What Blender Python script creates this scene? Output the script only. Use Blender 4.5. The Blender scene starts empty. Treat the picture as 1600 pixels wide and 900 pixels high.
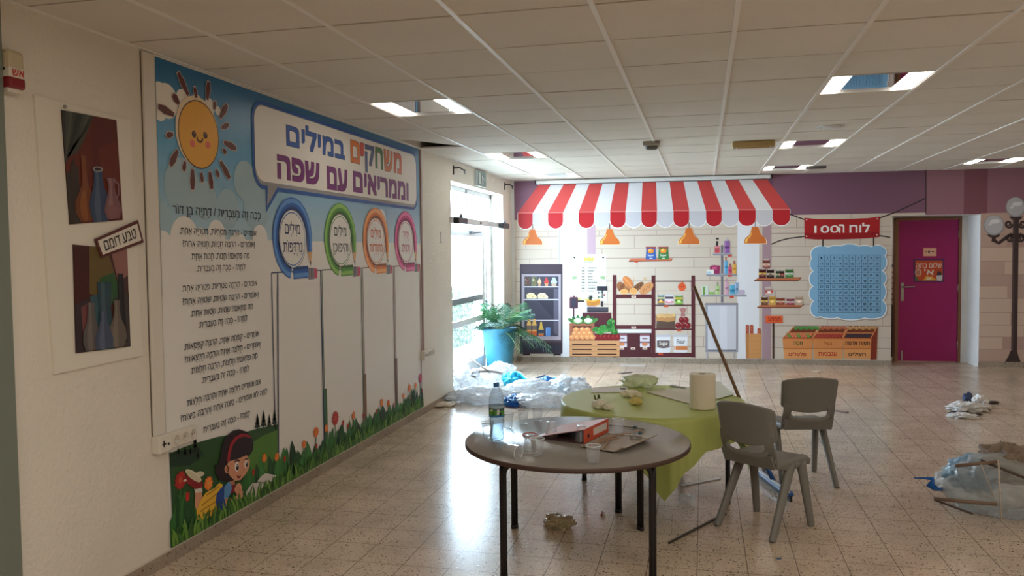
import bpy, bmesh, math, random
from mathutils import Vector, Matrix, Euler
random.seed(7)
SC = bpy.context.scene
COL = SC.collection
# ---------------------------------------------------------------- camera
FPX, YAW, PIT, ROL = 1256.2, 0.2334, -0.0450, -0.0113
EYE = Vector((0, 0, 1.631))
CZ = 2.676            # ceiling height
XL = -2.763           # left wall plane
YB, DB = 11.79, 0.0607  # back wall: y at x=0, turn about z
CF = Vector((-math.sin(YAW)*math.cos(PIT), math.cos(YAW)*math.cos(PIT), math.sin(PIT)))
_r = Vector((math.cos(YAW), math.sin(YAW), 0)); _u = _r.cross(CF)
CR = _r*math.cos(ROL)+_u*math.sin(ROL); CU = -_r*math.sin(ROL)+_u*math.cos(ROL)
cam = bpy.data.cameras.new('camera'); camo = bpy.data.objects.new('camera', cam); COL.objects.link(camo)
cam.sensor_width = 36; cam.lens = 36*FPX/1600; cam.clip_start = .05
camo.matrix_world = Matrix(((CR.x, CU.x, -CF.x, EYE.x), (CR.y, CU.y, -CF.y, EYE.y), (CR.z, CU.z, -CF.z, EYE.z), (0, 0, 0, 1)))
SC.camera = camo
# ---------------------------------------------------------------- world, lights, exposure
SC.view_settings.view_transform = 'Standard'; SC.view_settings.look = 'None'
SC.view_settings.exposure = 0.35; SC.view_settings.gamma = 1.0; SC.view_settings.use_curve_mapping = False
W = bpy.data.worlds.new('sky'); SC.world = W; W.use_nodes = True
_bg = W.node_tree.nodes['Background']
_bg.inputs[0].default_value = (.64, .82, 1, 1); _bg.inputs[1].default_value = 30.0
LAMP = 7.0            # strength of the ceiling strips
def area(name, loc, rot, sx, sy, power, col, portal=False):
    l = bpy.data.lights.new(name, 'AREA'); l.shape = 'RECTANGLE'; l.size = sx; l.size_y = sy; l.energy = power; l.color = col
    o = bpy.data.objects.new(name, l); COL.objects.link(o); o.location = loc; o.rotation_euler = rot
    if portal: l.cycles.is_portal = True
    return o
area('doorway_daylight', (XL-.26, 9.9, 1.2), (0, -math.pi/2, 0), 2.4, 2.2, 1, (1, 1, 1), True)
# broad warm fill lights added out of view to lift the near half
area('hall_fill_behind', (2.0, .2, CZ-.03), (0, 0, 0), 7.5, 4.6, 130, (1, .93, .83))
area('classroom_fill', (3.1, 12.9, 2.2), (0, 0, DB), .8, .5, 14, (1, .95, .88))  # added light, brightens the room seen through the gap by the door
area('hall_fill_right', (7.0, 6.5, CZ-.03), (0, 0, 0), 2.6, 6.0, 50, (1, .93, .85))  # second added fill, for the right side of the hall

# ---------------------------------------------------------------- helpers
def ray(x, y): return CF + CR*((x-800)/FPX) - CU*((y-450)/FPX)
def on_z(x, y, z=0.0):
    d = ray(x, y); return EYE + d*((z-EYE.z)/d.z)
TB = Vector((math.cos(DB), math.sin(DB), 0)); NB = Vector((math.sin(DB), -math.cos(DB), 0)); PB = Vector((0, YB, 0))
def Lp(x, y):            # photo point -> (u, v) on the left wall
    d = ray(x, y); p = EYE + d*((XL-EYE.x)/d.x); return (p.y, p.z)
def Bp(x, y):            # photo point -> (u, v) on the back wall
    d = ray(x, y); p = EYE + d*(NB.dot(PB-EYE)/NB.dot(d)); return ((p-PB).dot(TB), p.z)
def L3(u, v, n=0.0): return Vector((XL+n, u, v))
def B3(u, v, n=0.0): return PB + TB*u + NB*n + Vector((0, 0, v))

MATS = {}
def lin(c):
    return tuple((x/255/12.92 if x/255 <= .04045 else ((x/255+.055)/1.055)**2.4) for x in c)
def mat(name, rgb=None, rough=.5, metal=0, spec=.5, emit=None, es=0, trans=0, ior=1.45, alpha=1, bump=None, noise=None, coat=0, sss=0):
    """rgb are sRGB 0-255; noise = (scale, amount) varies the colour, bump = (scale, strength)"""
    if name in MATS: return MATS[name]
    m = bpy.data.materials.new(name); m.use_nodes = True; MATS[name] = m
    N = m.node_tree.nodes; K = m.node_tree.links; b = N['Principled BSDF']
    c = lin(rgb) + (1,)
    b.inputs['Base Color'].default_value = c; b.inputs['Roughness'].default_value = rough
    b.inputs['Metallic'].default_value = metal; b.inputs['Specular IOR Level'].default_value = spec
    b.inputs['Transmission Weight'].default_value = trans; b.inputs['IOR'].default_value = ior
    b.inputs['Alpha'].default_value = alpha; b.inputs['Coat Weight'].default_value = coat
    m.diffuse_color = c
    if emit:
        b.inputs['Emission Color'].default_value = lin(emit)+(1,); b.inputs['Emission Strength'].default_value = es
    if noise or bump:
        tc = N.new('ShaderNodeTexCoord')
    if noise:
        n = N.new('ShaderNodeTexNoise'); n.inputs['Scale'].default_value = noise[0]; n.inputs['Detail'].default_value = 6
        K.new(tc.outputs['Object'], n.inputs['Vector'])
        r = N.new('ShaderNodeValToRGB'); a = noise[1]
        r.color_ramp.elements[0].position = .3; r.color_ramp.elements[1].position = .7
        r.color_ramp.elements[0].color = tuple(max(0, x*(1-a)) for x in c[:3])+(1,)
        r.color_ramp.elements[1].color = tuple(min(1, x*(1+a)) for x in c[:3])+(1,)
        K.new(n.outputs['Fac'], r.inputs['Fac']); K.new(r.outputs['Color'], b.inputs['Base Color'])
    if bump:
        n = N.new('ShaderNodeTexNoise'); n.inputs['Scale'].default_value = bump[0]; n.inputs['Detail'].default_value = 4
        K.new(tc.outputs['Object'], n.inputs['Vector'])
        bp = N.new('ShaderNodeBump'); bp.inputs['Strength'].default_value = bump[1]; bp.inputs['Distance'].default_value = .01
        K.new(n.outputs['Fac'], bp.inputs['Height']); K.new(bp.outputs['Normal'], b.inputs['Normal'])
    return m
def ink(rgb, rough=.45):   # one printed colour
    return mat('ink_%d_%d_%d' % tuple(rgb), rgb, rough, spec=.35)

def thin_clear(name, rgb, rough=.05, milk=.05, bump=None, refl=1.0):
    """a thin clear film or shell: see-through, glossy at grazing angles, slightly milky"""
    if name in MATS: return MATS[name]
    m = bpy.data.materials.new(name); m.use_nodes = True; MATS[name] = m; N = m.node_tree.nodes; K = m.node_tree.links
    N.remove(N['Principled BSDF']); out = N['Material Output']; c = lin(rgb)+(1,)
    t = N.new('ShaderNodeBsdfTransparent'); t.inputs[0].default_value = c
    d = N.new('ShaderNodeBsdfDiffuse'); d.inputs[0].default_value = c; tl = N.new('ShaderNodeBsdfTranslucent'); tl.inputs[0].default_value = c
    g = N.new('ShaderNodeBsdfGlossy'); g.inputs['Roughness'].default_value = rough; g.inputs[0].default_value = (1, 1, 1, 1)
    dm = N.new('ShaderNodeMixShader'); dm.inputs[0].default_value = .45; K.new(d.outputs[0], dm.inputs[1]); K.new(tl.outputs[0], dm.inputs[2])
    lw = N.new('ShaderNodeLayerWeight'); lw.inputs['Blend'].default_value = .25
    ma = N.new('ShaderNodeMath'); ma.operation = 'MULTIPLY_ADD'; ma.inputs[1].default_value = min(.9, .06+milk); ma.inputs[2].default_value = milk; ma.use_clamp = True; K.new(lw.outputs['Facing'], ma.inputs[0])
    m1 = N.new('ShaderNodeMixShader'); K.new(ma.outputs[0], m1.inputs[0]); K.new(t.outputs[0], m1.inputs[1]); K.new(dm.outputs[0], m1.inputs[2])
    pw = N.new('ShaderNodeMath'); pw.operation = 'POWER'; pw.inputs[1].default_value = 4; K.new(lw.outputs['Facing'], pw.inputs[0])
    fr = N.new('ShaderNodeMath'); fr.operation = 'MULTIPLY_ADD'; fr.inputs[1].default_value = .6*refl; fr.inputs[2].default_value = .03*refl; K.new(pw.outputs[0], fr.inputs[0])
    m2 = N.new('ShaderNodeMixShader'); K.new(fr.outputs[0], m2.inputs[0]); K.new(m1.outputs[0], m2.inputs[1]); K.new(g.outputs[0], m2.inputs[2])
    K.new(m2.outputs[0], out.inputs[0]); m.diffuse_color = c
    lw.inputs['Blend'].default_value = .5
    if bump:
        tc = N.new('ShaderNodeTexCoord'); n = N.new('ShaderNodeTexNoise'); n.inputs['Scale'].default_value = bump[0]; n.inputs['Detail'].default_value = 5; n.inputs['Distortion'].default_value = .6; K.new(tc.outputs['Object'], n.inputs['Vector'])
        bp = N.new('ShaderNodeBump'); bp.inputs['Strength'].default_value = bump[1]; bp.inputs['Distance'].default_value = .03; K.new(n.outputs['Fac'], bp.inputs['Height'])
        for q in (d, tl, g, lw): K.new(bp.outputs['Normal'], q.inputs['Normal'])
    return m
class MB:
    """collects shapes into one mesh; every shape may bring its own material"""
    def __init__(s, m=None): s.v = []; s.f = []; s.mi = []; s.ms = []; s.sm = []; s.cur = m
    def _m(s, m):
        m = m or s.cur
        if m not in s.ms: s.ms.append(m)
        return s.ms.index(m)
    def add(s, vs, fs, m=None, smooth=False):
        k = len(s.v); i = s._m(m); s.v += [Vector(v) for v in vs]
        for f in fs: s.f.append([k+a for a in f]); s.mi.append(i); s.sm.append(smooth)
        return s
    def poly(s, pts, m=None): return s.add(pts, [list(range(len(pts)))], m)
    def box(s, c, d, m=None, R=None, bev=0):
        x, y, z = [a/2 for a in d]
        if bev:
            bm = bmesh.new(); bmesh.ops.create_cube(bm, size=1, matrix=Matrix.Diagonal((d[0], d[1], d[2], 1)))
            bmesh.ops.bevel(bm, geom=list(bm.edges), offset=bev, segments=2, profile=.5, affect='EDGES')
            bm.verts.index_update(); vs = [v.co.copy() for v in bm.verts]; fs = [[v.index for v in f.verts] for f in bm.faces]; bm.free()
        else:
            vs = [Vector((sx*x, sy*y, sz*z)) for sx in (-1, 1) for sy in (-1, 1) for sz in (-1, 1)]
            fs = [(0, 1, 3, 2), (4, 6, 7, 5), (0, 4, 5, 1), (2, 3, 7, 6), (0, 2, 6, 4), (1, 5, 7, 3)]
        if R: vs = [R @ v for v in vs]
        return s.add([v+Vector(c) for v in vs], fs, m)
    def bb(s, a, b, m=None, bev=0):     # box from corner to corner
        a = Vector(a); b = Vector(b); d = b-a
        return s.box((a+b)/2, (abs(d.x), abs(d.y), abs(d.z)), m, None, bev)
    def tube(s, pts, r, m=None, n=10, cap=True, flat=None, up=None):
        """r: number or list; flat=(a,b) scales the section across"""
        pts = [Vector(p) for p in pts]; k = len(pts); rr = r if isinstance(r, (list, tuple)) else [r]*k
        vs = []; pn = None
        for i, p in enumerate(pts):
            t = (pts[min(i+1, k-1)]-pts[max(i-1, 0)]).normalized()
            if pn is None:
                a = Vector(up) if up else (Vector((0, 0, 1)) if abs(t.z) < .9 else Vector((1, 0, 0)))
                pn = (a-t*a.dot(t)).normalized()
            else:
                pn = (pn-t*pn.dot(t)).normalized()
            bn = t.cross(pn); fa, fb = flat or (1, 1)
            for j in range(n):
                a = 2*math.pi*(j+.5)/n; vs.append(p+pn*(math.cos(a)*rr[i]*fa)+bn*(math.sin(a)*rr[i]*fb))
        fs = [(i*n+j, i*n+(j+1) % n, (i+1)*n+(j+1) % n, (i+1)*n+j) for i in range(k-1) for j in range(n)]
        s.add(vs, fs, m, n > 5)
        if cap: s.add(vs[:n], [list(range(n))[::-1]], m); s.add(vs[-n:], [list(range(n))], m)
        return s
    def lathe(s, prof, c=(0, 0, 0), m=None, n=32, R=None, cap=False):
        """prof: (radius, z) from bottom to top"""
        vs = []
        for r, z in prof:
            for j in range(n):
                a = 2*math.pi*j/n; v = Vector((r*math.cos(a), r*math.sin(a), z))
                if R: v = R @ v
                vs.append(v+Vector(c))
        k = len(prof)
        fs = [(i*n+j, i*n+(j+1) % n, (i+1)*n+(j+1) % n, (i+1)*n+j) for i in range(k-1) for j in range(n)]
        s.add(vs, fs, m, True)
        if cap: s.add(vs[:n], [list(range(n))[::-1]], m); s.add(vs[-n:], [list(range(n))], m)
        return s
    def prism(s, pts, off, m=None):
        """extrude a planar loop by vector off"""
        a = [Vector(p) for p in pts]; o = Vector(off); n = len(a); b = [p+o for p in a]
        s.add(a+b, [list(range(n))[::-1], list(range(n, 2*n))]+[(i, (i+1) % n, n+(i+1) % n, n+i) for i in range(n)], m)
        return s
    def build(s, name, parent=None, loc=None, rot=None):
        me = bpy.data.meshes.new(name); me.from_pydata(s.v, [], s.f)
        for m in s.ms: me.materials.append(m)
        me.polygons.foreach_set('material_index', s.mi); me.polygons.foreach_set('use_smooth', s.sm)
        bm = bmesh.new(); bm.from_mesh(me); bmesh.ops.remove_doubles(bm, verts=bm.verts, dist=1e-6) if len(s.v) < 6000 and not getattr(s, 'nomerge', 0) else None
        if not getattr(s, 'nonorm', 0): bmesh.ops.recalc_face_normals(bm, faces=bm.faces)
        bm.to_mesh(me); bm.free(); me.update()
        o = bpy.data.objects.new(name, me); COL.objects.link(o)
        if parent: o.parent = parent
        if loc is not None: o.location = loc
        if rot is not None: o.rotation_euler = rot
        return o
def sharp(o, deg=35):
    for p in o.data.polygons: p.use_smooth = True
    o.data.set_sharp_from_angle(angle=math.radians(deg)); return o
def tag(o, label=None, cat=None, group=None, kind=None):
    if label: o['label'] = label
    if cat: o['category'] = cat
    if group: o['group'] = group
    if kind: o['kind'] = kind
    return o
def thing(name, label, cat, loc=(0, 0, 0), rz=0, group=None):
    o = bpy.data.objects.new(name, None); COL.objects.link(o); o.location = loc; o.rotation_euler = (0, 0, rz); o.empty_display_size = .1
    return tag(o, label, cat, group)
def struct(o): o['kind'] = 'structure'; return o
def dup(root, loc, rz, label, group=None):
    """a copy of a thing with copies of its parts and sub-parts"""
    r = root.copy(); COL.objects.link(r); r.location = loc; r.rotation_euler = (0, 0, rz); tag(r, label, None, group)
    for ch in list(root.children):
        c = ch.copy(); COL.objects.link(c); c.parent = r
        for g in list(ch.children):
            d = g.copy(); COL.objects.link(d); d.parent = c
    return r
# ================================================================ the room
XR_, YN, YF = 9.0, -3.2, 12.6
def white_wall(name, rgb, sc=45, st=.55):
    return mat(name, rgb, .62, spec=.3, bump=(sc, st), noise=(1.3, .05))
M_WALL = white_wall('white_plaster', (226, 219, 206))
M_WALL2 = white_wall('white_wall_paint', (224, 222, 218))
# floor: beige terrazzo tiles, dark chips, thin joints
def terrazzo(name, base, joints=True, rough=(.19, .25), size=.25):
    m = bpy.data.materials.new(name); m.use_nodes = True; MATS[name] = m
    N = m.node_tree.nodes; K = m.node_tree.links; b = N['Principled BSDF']
    tc = N.new('ShaderNodeTexCoord'); ob = tc.outputs['Object']
    def vor(sc, lo, hi, rnd=1.0):
        mp = N.new('ShaderNodeMapping'); mp.inputs['Scale'].default_value = (1, 1.0, 1); K.new(ob, mp.inputs['Vector'])
        no = N.new('ShaderNodeTexNoise'); no.inputs['Scale'].default_value = sc*1.3; K.new(ob, no.inputs['Vector'])
        mx = N.new('ShaderNodeVectorMath'); mx.operation = 'MULTIPLY_ADD'; K.new(no.outputs['Color'], mx.inputs[0])
        mx.inputs[1].default_value = (.7/sc,)*3; K.new(mp.outputs[0], mx.inputs[2])
        v = N.new('ShaderNodeTexVoronoi'); v.inputs['Scale'].default_value = sc; v.inputs['Randomness'].default_value = rnd; K.new(mx.outputs[0], v.inputs['Vector'])
        r = N.new('ShaderNodeMapRange'); r.inputs[1].default_value = lo; r.inputs[2].default_value = hi; r.inputs[3].default_value = 1; r.inputs[4].default_value = 0
        K.new(v.outputs['Distance'], r.inputs[0]); 
        # only some cells carry a chip
        sp = N.new('ShaderNodeSeparateColor'); K.new(v.outputs['Color'], sp.inputs[0])
        gt = N.new('ShaderNodeMath'); gt.operation = 'GREATER_THAN'; gt.inputs[1].default_value = .40; K.new(sp.outputs[0], gt.inputs[0])
        mu = N.new('ShaderNodeMath'); mu.operation = 'MULTIPLY'; K.new(r.outputs[0], mu.inputs[0]); K.new(gt.outputs[0], mu.inputs[1])
        return mu.outputs[0]
    def mix(f, a, bcol):
        x = N.new('ShaderNodeMix'); x.data_type = 'RGBA'; K.new(f, x.inputs[0]) if not isinstance(f, float) else None
        if isinstance(a, tuple): x.inputs[6].default_value = a
        else: K.new(a, x.inputs[6])
        x.inputs[7].default_value = bcol; return x.outputs[2]
    c = lin(base)+(1,)
    big = N.new('ShaderNodeTexNoise'); big.inputs['Scale'].default_value = 3; big.inputs['Detail'].default_value = 8; K.new(ob, big.inputs['Vector'])
    rp = N.new('ShaderNodeValToRGB'); rp.color_ramp.elements[0].position = .35; rp.color_ramp.elements[1].position = .68
    rp.color_ramp.elements[0].color = tuple(x*.86 for x in c[:3])+(1,); rp.color_ramp.elements[1].color = tuple(min(1, x*1.1) for x in c[:3])+(1,)
    K.new(big.outputs['Fac'], rp.inputs['Fac'])
    col = mix(vor(130, .18, .30), rp.outputs['Color'], lin((196, 180, 162))+(1,))
    col = mix(vor(95, .22, .32), col, lin((116, 90, 72))+(1,))
    col = mix(vor(48, .19, .25), col, lin((72, 52, 42))+(1,))
    col = mix(vor(24, .11, .15), col, lin((58, 42, 36))+(1,))
    if joints:
        sx = N.new('ShaderNodeSeparateXYZ'); K.new(ob, sx.inputs[0]); outs = []
        for k, off in ((0, .03), (1, -.14)):
            a = N.new('ShaderNodeMath'); a.operation = 'MULTIPLY_ADD'; a.inputs[1].default_value = 1/size; a.inputs[2].default_value = off/size+100.5; K.new(sx.outputs[k], a.inputs[0])
            f = N.new('ShaderNodeMath'); f.operation = 'FRACT'; K.new(a.outputs[0], f.inputs[0])
            s_ = N.new('ShaderNodeMath'); s_.operation = 'SUBTRACT'; s_.inputs[1].default_value = .5; K.new(f.outputs[0], s_.inputs[0])
            ab = N.new('ShaderNodeMath'); ab.operation = 'ABSOLUTE'; K.new(s_.outputs[0], ab.inputs[0])
            lt = N.new('ShaderNodeMath'); lt.operation = 'LESS_THAN'; lt.inputs[1].default_value = .0075; K.new(ab.outputs[0], lt.inputs[0]); outs.append(lt.outputs[0])
        mxm = N.new('ShaderNodeMath'); mxm.operation = 'MAXIMUM'; K.new(outs[0], mxm.inputs[0]); K.new(outs[1], mxm.inputs[1])
        col = mix(mxm.outputs[0], col, lin((96, 80, 68))+(1,))
    K.new(col, b.inputs['Base Color'])
    rn = N.new('ShaderNodeTexNoise'); rn.inputs['Scale'].default_value = 14; rn.inputs['Detail'].default_value = 6; K.new(ob, rn.inputs['Vector'])
    rr = N.new('ShaderNodeMapRange'); rr.inputs[1].default_value = .3; rr.inputs[2].default_value = .7; rr.inputs[3].default_value = rough[0]; rr.inputs[4].default_value = rough[1]
    K.new(rn.outputs['Fac'], rr.inputs[0]); K.new(rr.outputs[0], b.inputs['Roughness'])
    b.inputs['Specular IOR Level'].default_value = .32
    bn = N.new('ShaderNodeTexNoise'); bn.inputs['Scale'].default_value = 55; bn.inputs['Detail'].default_value = 3; K.new(ob, bn.inputs['Vector'])
    bp = N.new('ShaderNodeBump'); bp.inputs['Strength'].default_value = .06; bp.inputs['Distance'].default_value = .01; K.new(bn.outputs['Fac'], bp.inputs['Height']); K.new(bp.outputs['Normal'], b.inputs['Normal'])
    return m
M_FLOOR = terrazzo('terrazzo_tiles', (203, 183, 162))
M_SKIRT = terrazzo('terrazzo_skirting', (158, 144, 128), False, (.4, .55))
struct(MB(M_FLOOR).bb((XL-.3, YN, -.1), (XR_, YF+3, 0)).build('floor'))
# ceiling: 0.606 m lay-in tiles, thin cross joints, bright main runners
CX0, CY0, CA = -2.2746, 3.4524, .6057
M_TILE = mat('mineral_ceiling_tile', (226, 219, 208), .85, spec=.15, bump=(220, .25), noise=(2, .03))
M_BAR = mat('ceiling_runner_white', (236, 232, 226), .5, spec=.35)
M_VOID = mat('ceiling_void_dark', (40, 37, 34), .9)
LIGHTS = [(0, 3), (5, 3), (0, 8), (5, 8), (0, 12), (5, 12), (9, 12)]
HOLE = (-1, 6)
c = MB(M_TILE)
i0, i1, j0, j1 = -1, 18, -10, 15
for i in range(i0, i1):
    for j in range(j0, j1):
        if (i, j) in LIGHTS or (i, j) == HOLE: continue
        xa, xb = CX0+i*CA, CX0+(i+1)*CA; ya, yb = CY0+j*CA, CY0+(j+1)*CA
        if i == -1: xa = XL
        if xa > XR_: continue
        yb = min(yb, YF); dz = random.uniform(0, .003)
        g = .008
        c.bb((xa+.006, ya+g, CZ+dz), (xb-.006, yb-g, CZ+.015))
for i in range(0, i1): c.bb((CX0+i*CA-.012, YN, CZ-.005), (CX0+i*CA+.012, YF, CZ+.006), M_BAR)
c.bb((XL, YN, CZ+.3), (XR_, YF, CZ+.32), M_VOID)
for j in range(j0, j1): c.bb((XL if j not in (HOLE[1], HOLE[1]+1) else CX0, CY0+j*CA-.004, CZ+.008), (XR_, CY0+j*CA+.004, CZ+.016), M_VOID)
# wall angle along the left wall and a flat cornice along the back wall
c.bb((XL, YN, CZ-.004), (XL+.022, 12.0, CZ+.004), M_BAR)
# the lifted tile over the left mural
xa, xb, ya, yb = XL+.01, CX0-.012, CY0+HOLE[1]*CA+.01, CY0+(HOLE[1]+1)*CA-.01
c.add([(xa, ya, CZ+.02), (xb, ya, CZ+.001), (xb, yb, CZ+.001), (xa, yb, CZ+.07), (xa, ya, CZ+.035), (xb, ya, CZ+.016), (xb, yb, CZ+.016), (xa, yb, CZ+.085)],
      [(0, 1, 2, 3), (7, 6, 5, 4), (0, 4, 5, 1), (1, 5, 6, 2), (2, 6, 7, 3), (3, 7, 4, 0)])
struct(c.build('ceiling'))
# left wall with the doorway
DY0, DY1, DZ1 = 8.69, 11.12, 2.44
w = MB(M_WALL)
w.bb((XL-.25, YN, 0), (XL, 3.6, CZ+.32)); w.bb((XL-.25, 3.6, 0), (XL, DY0, CZ+.32)); w.bb((XL-.25, DY0, DZ1), (XL, DY1, CZ+.32)); w.bb((XL-.25, DY1, 0), (XL, 12.4, CZ+.32))
struct(w.build('wall_left'))
M_PIL = mat('grey_green_paint', (120, 128, 118), .5, bump=(40, .15))
struct(MB(M_PIL).bb((XL-.01, YN, 0), (XL+.035, 2.70, CZ+.02)).build('trim_1'))
# back wall with the door recess (in the wall's own frame u, depth, z)
RU0, RU1, RZ = 2.527, 3.64, 2.064
def bbB(mb, u0, u1, d0, d1, z0, z1, m=None):   # depth d > 0 goes behind the wall face
    p = [B3(u, z, -d) for u in (u0, u1) for d in (d0, d1) for z in (z0, z1)]
    return mb.add(p, [(0, 1, 3, 2), (4, 6, 7, 5), (0, 4, 5, 1), (2, 3, 7, 6), (0, 2, 6, 4), (1, 5, 7, 3)], m)
w = MB(M_WALL2)
bbB(w, -2.9, RU0, 0, .5, 0, CZ+.3); bbB(w, RU1, 9.2, 0, .5, 0, CZ+.3); bbB(w, RU0, RU1, 0, .5, RZ, CZ+.3)
struct(w.build('wall_back'))
M_REAR = mat('rear_wall_beige', (206, 190, 168), .7)
struct(MB(M_REAR).bb((XL-.25, YN-.2, 0), (XR_, YN, CZ+.32)).build('wall_rear'))
struct(MB(M_REAR).bb((XR_, YN-.2, 0), (XR_+.2, 12.6, CZ+.32)).build('wall_right'))
# skirtings
sk = MB(M_SKIRT); PT = mat('plaster_bead', (214, 204, 190), .6)
y = 2.70
while y < DY0-.01:
    y2 = min(y+.5, DY0); sk.bb((XL, y+.001, 0), (XL+.014, y2-.001, .066)); y = y2
sk.bb((XL, 2.70, .066), (XL+.008, DY0, .074), PT); sk.bb((XL, DY1, 0), (XL+.014, 11.93, .07))
struct(sk.build('baseboard_left'))
sk = MB(M_SKIRT)
for a, b_ in ((-2.71, RU0+.005), (RU1-.005, 8.5)):
    u = a
    while u < b_-.01:
        u2 = min(u+.4, b_); bbB(sk, u+.001, u2-.001, -.014, 0, 0, .072); u = u2
struct(sk.build('baseboard_back'))
# ---------------------------------------------------------------- ceiling lights
M_STRIP = mat('lit_strip', (255, 252, 246), .4, emit=(255, 246, 234), es=LAMP)
M_MIRROR = mat('polished_reflector', (205, 208, 212), .04, metal=1)
M_METAL = mat('white_metal', (222, 222, 220), .4)
li0 = None
_lab = {(0, 3): 'lit twin-strip ceiling light nearest the cartoon sun mural', (5, 3): 'largest lit twin-strip ceiling light, upper right of the room',
        (0, 8): 'lit twin-strip ceiling light in front of the glass entrance door', (5, 8): 'lit twin-strip ceiling light midway between the largest one and the right end of the awning',
        (0, 12): 'lit twin-strip ceiling light over the left end of the red striped awning', (5, 12): 'lit twin-strip ceiling light over the right end of the red striped awning',
        (9, 12): 'lit twin-strip ceiling light close to the purple wall above the magenta door'}
for k, (i, j) in enumerate(LIGHTS):
    x, yy = CX0+(i+.5)*CA, CY0+(j+.5)*CA
    lab = _lab.get((i, j), 'lit twin-strip ceiling light outside the picture')
    if li0 is None:
        li0 = thing('ceiling_light', lab, 'ceiling light', (x, yy, CZ), 0, 'twin-strip ceiling lights')
        h = CA/2-.014
        fr = MB(M_METAL)
        for sx in (-1, 1):
            fr.bb((sx*h-.005*sx, -h, 0), (sx*h, h, .07)); fr.bb((-h, sx*h-.005*sx, 0), (h, sx*h, .07))
        fr.bb((-h, -h, .066), (h, h, .074)); fr.build('housing', li0)
        MB(M_MIRROR).bb((-.165, -h+.006, .012), (.165, h-.006, .018)).build('reflector', li0)
        for sx in (-1, 1): MB(M_STRIP).box((sx*.208, 0, .008), (.078, h*2-.03, .012), bev=.003).build('light_strip', li0)
    else: dup(li0, (x, yy, CZ), 0, lab, 'twin-strip ceiling lights')
# ---------------------------------------------------------------- glass entrance door in the left wall
M_ALU = mat('white_aluminium', (226, 228, 230), .35, spec=.5)
M_GLASS = thin_clear('door_glass', (250, 252, 252), .02, .0, None, .12)
M_BLACK = mat('black_plastic', (28, 28, 32), .4)
M_GREYM = mat('grey_metal', (120, 124, 130), .35, metal=.8)
XD = XL-.20
d2 = struct(thing('door_2', None, None)); 
fr = MB(M_ALU)
def bx(mb, y0, y1, z0, z1, t=.05, m=None, x=XD): return mb.bb((x-t/2, y0, z0), (x+t/2, y1, z1), m, .004)
bx(fr, DY0, DY0+.06, 0, DZ1); bx(fr, DY1-.07, DY1, 0, DZ1); bx(fr, DY0, DY1, DZ1-.06, DZ1); bx(fr, DY0, DY1, 1.96, 2.04); bx(fr, 9.86, 9.93, 2.0, DZ1)
bx(fr, 10.78, 10.84, 0, 1.96); bx(fr, 10.9, 10.93, 0, 1.96); bx(fr, DY0, DY1, 0, .05, .16)
struct(fr.build('door_frame', d2))
lf = MB(M_ALU)
bx(lf, 8.77, 8.86, .05, 1.93); bx(lf, 10.62, 10.74, .05, 1.93); bx(lf, 8.86, 10.62, 1.84, 1.93); bx(lf, 8.86, 10.62, .05, .22)
bx(lf, 8.86, 10.62, .98, 1.06, .05, M_GREYM); bx(lf, 8.86, 10.62, .70, .78)
struct(lf.build('door_leaf', d2))
g = MB(M_GLASS)
for a in ((8.86, 10.62, 1.06, 1.84), (8.86, 10.62, .78, .98), (8.86, 10.62, .22, .70), (8.75, 9.86, 2.04, 2.38), (9.93, 11.05, 2.04, 2.38), (10.93, 11.05, .05, 1.96)): bx(g, *a, .006)
struct(g.build('door_glazing', d2))
hb = MB(M_ALU); hb.bb((XL-.02, 8.62, 1.965), (XL+.035, 11.12, 2.035), None, .006); hb.bb((XL+.035, 9.78, 1.985), (XL+.045, 9.83, 2.01), M_GREYM)
struct(hb.build('header_bar', d2))
for y0, y1 in ((8.66, 9.02), (10.72, 11.1)):
    b_ = MB(M_BLACK); b_.bb((XL+.035, y0, 1.955), (XL+.10, y1, 2.03), None, .012); b_.tube([(XL+.07, (y0+y1)/2, 2.03), (XL+.07, (y0+y1)/2, 2.07)], .022, M_GREYM)
    struct(b_.build('door_closer', d2))
a_ = MB(M_GREYM); a_.tube([(XD+.04, 10.1, 1.885), (XD+.1, 10.25, 1.893), (XD+.05, 10.55, 1.905)], .012); a_.box((XD+.04, 10.08, 1.885), (.04, .16, .035))
struct(a_.build('door_arm', d2))
# outside: paving, clipped hedge
struct(MB(mat('outside_paving', (196, 190, 180), .8)).bb((-14, 2, -.12), (XL-.25, 18, -.02)).build('ground_outside'))
# small fittings above the door
sg = thing('exit_sign', 'small green and white running man exit sign above the glass door', 'exit sign', (XL, 9.9, 2.56))
MB(mat('sign_acrylic', (214, 222, 220), .2, trans=.3)).bb((0.002, -.22, -.10), (.03, .22, .10), None, .004).build('sign_plate', sg)
pm = MB(mat('sign_green', (70, 104, 96), .4))
pm.bb((.031, -.18, -.085), (.0325, .18, .085))
wm = ink((214, 222, 220))
def pl(pts): pm.poly([(.0335, a, b) for a, b in pts], wm)
pl([(-.15, -.07), (-.04, -.07), (-.04, .07), (-.15, .07)])
pl([(.02, .045), (.05, .045), (.055, .07), (.025, .07)]); pl([(0, .04), (.06, .035), (.05, -.015), (.015, -.015)]); pl([(.015, -.01), (.035, -.01), (-.005, -.075), (-.025, -.075)]); pl([(.035, -.01), (.05, -.01), (.1, -.07), (.085, -.075)]); pl([(.05, .03), (.1, .0), (.1, -.015), (.05, .01)])
pl([(.11, -.01), (.15, 0.03), (.15, -.05)])
pm.build('pictogram', sg)
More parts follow.
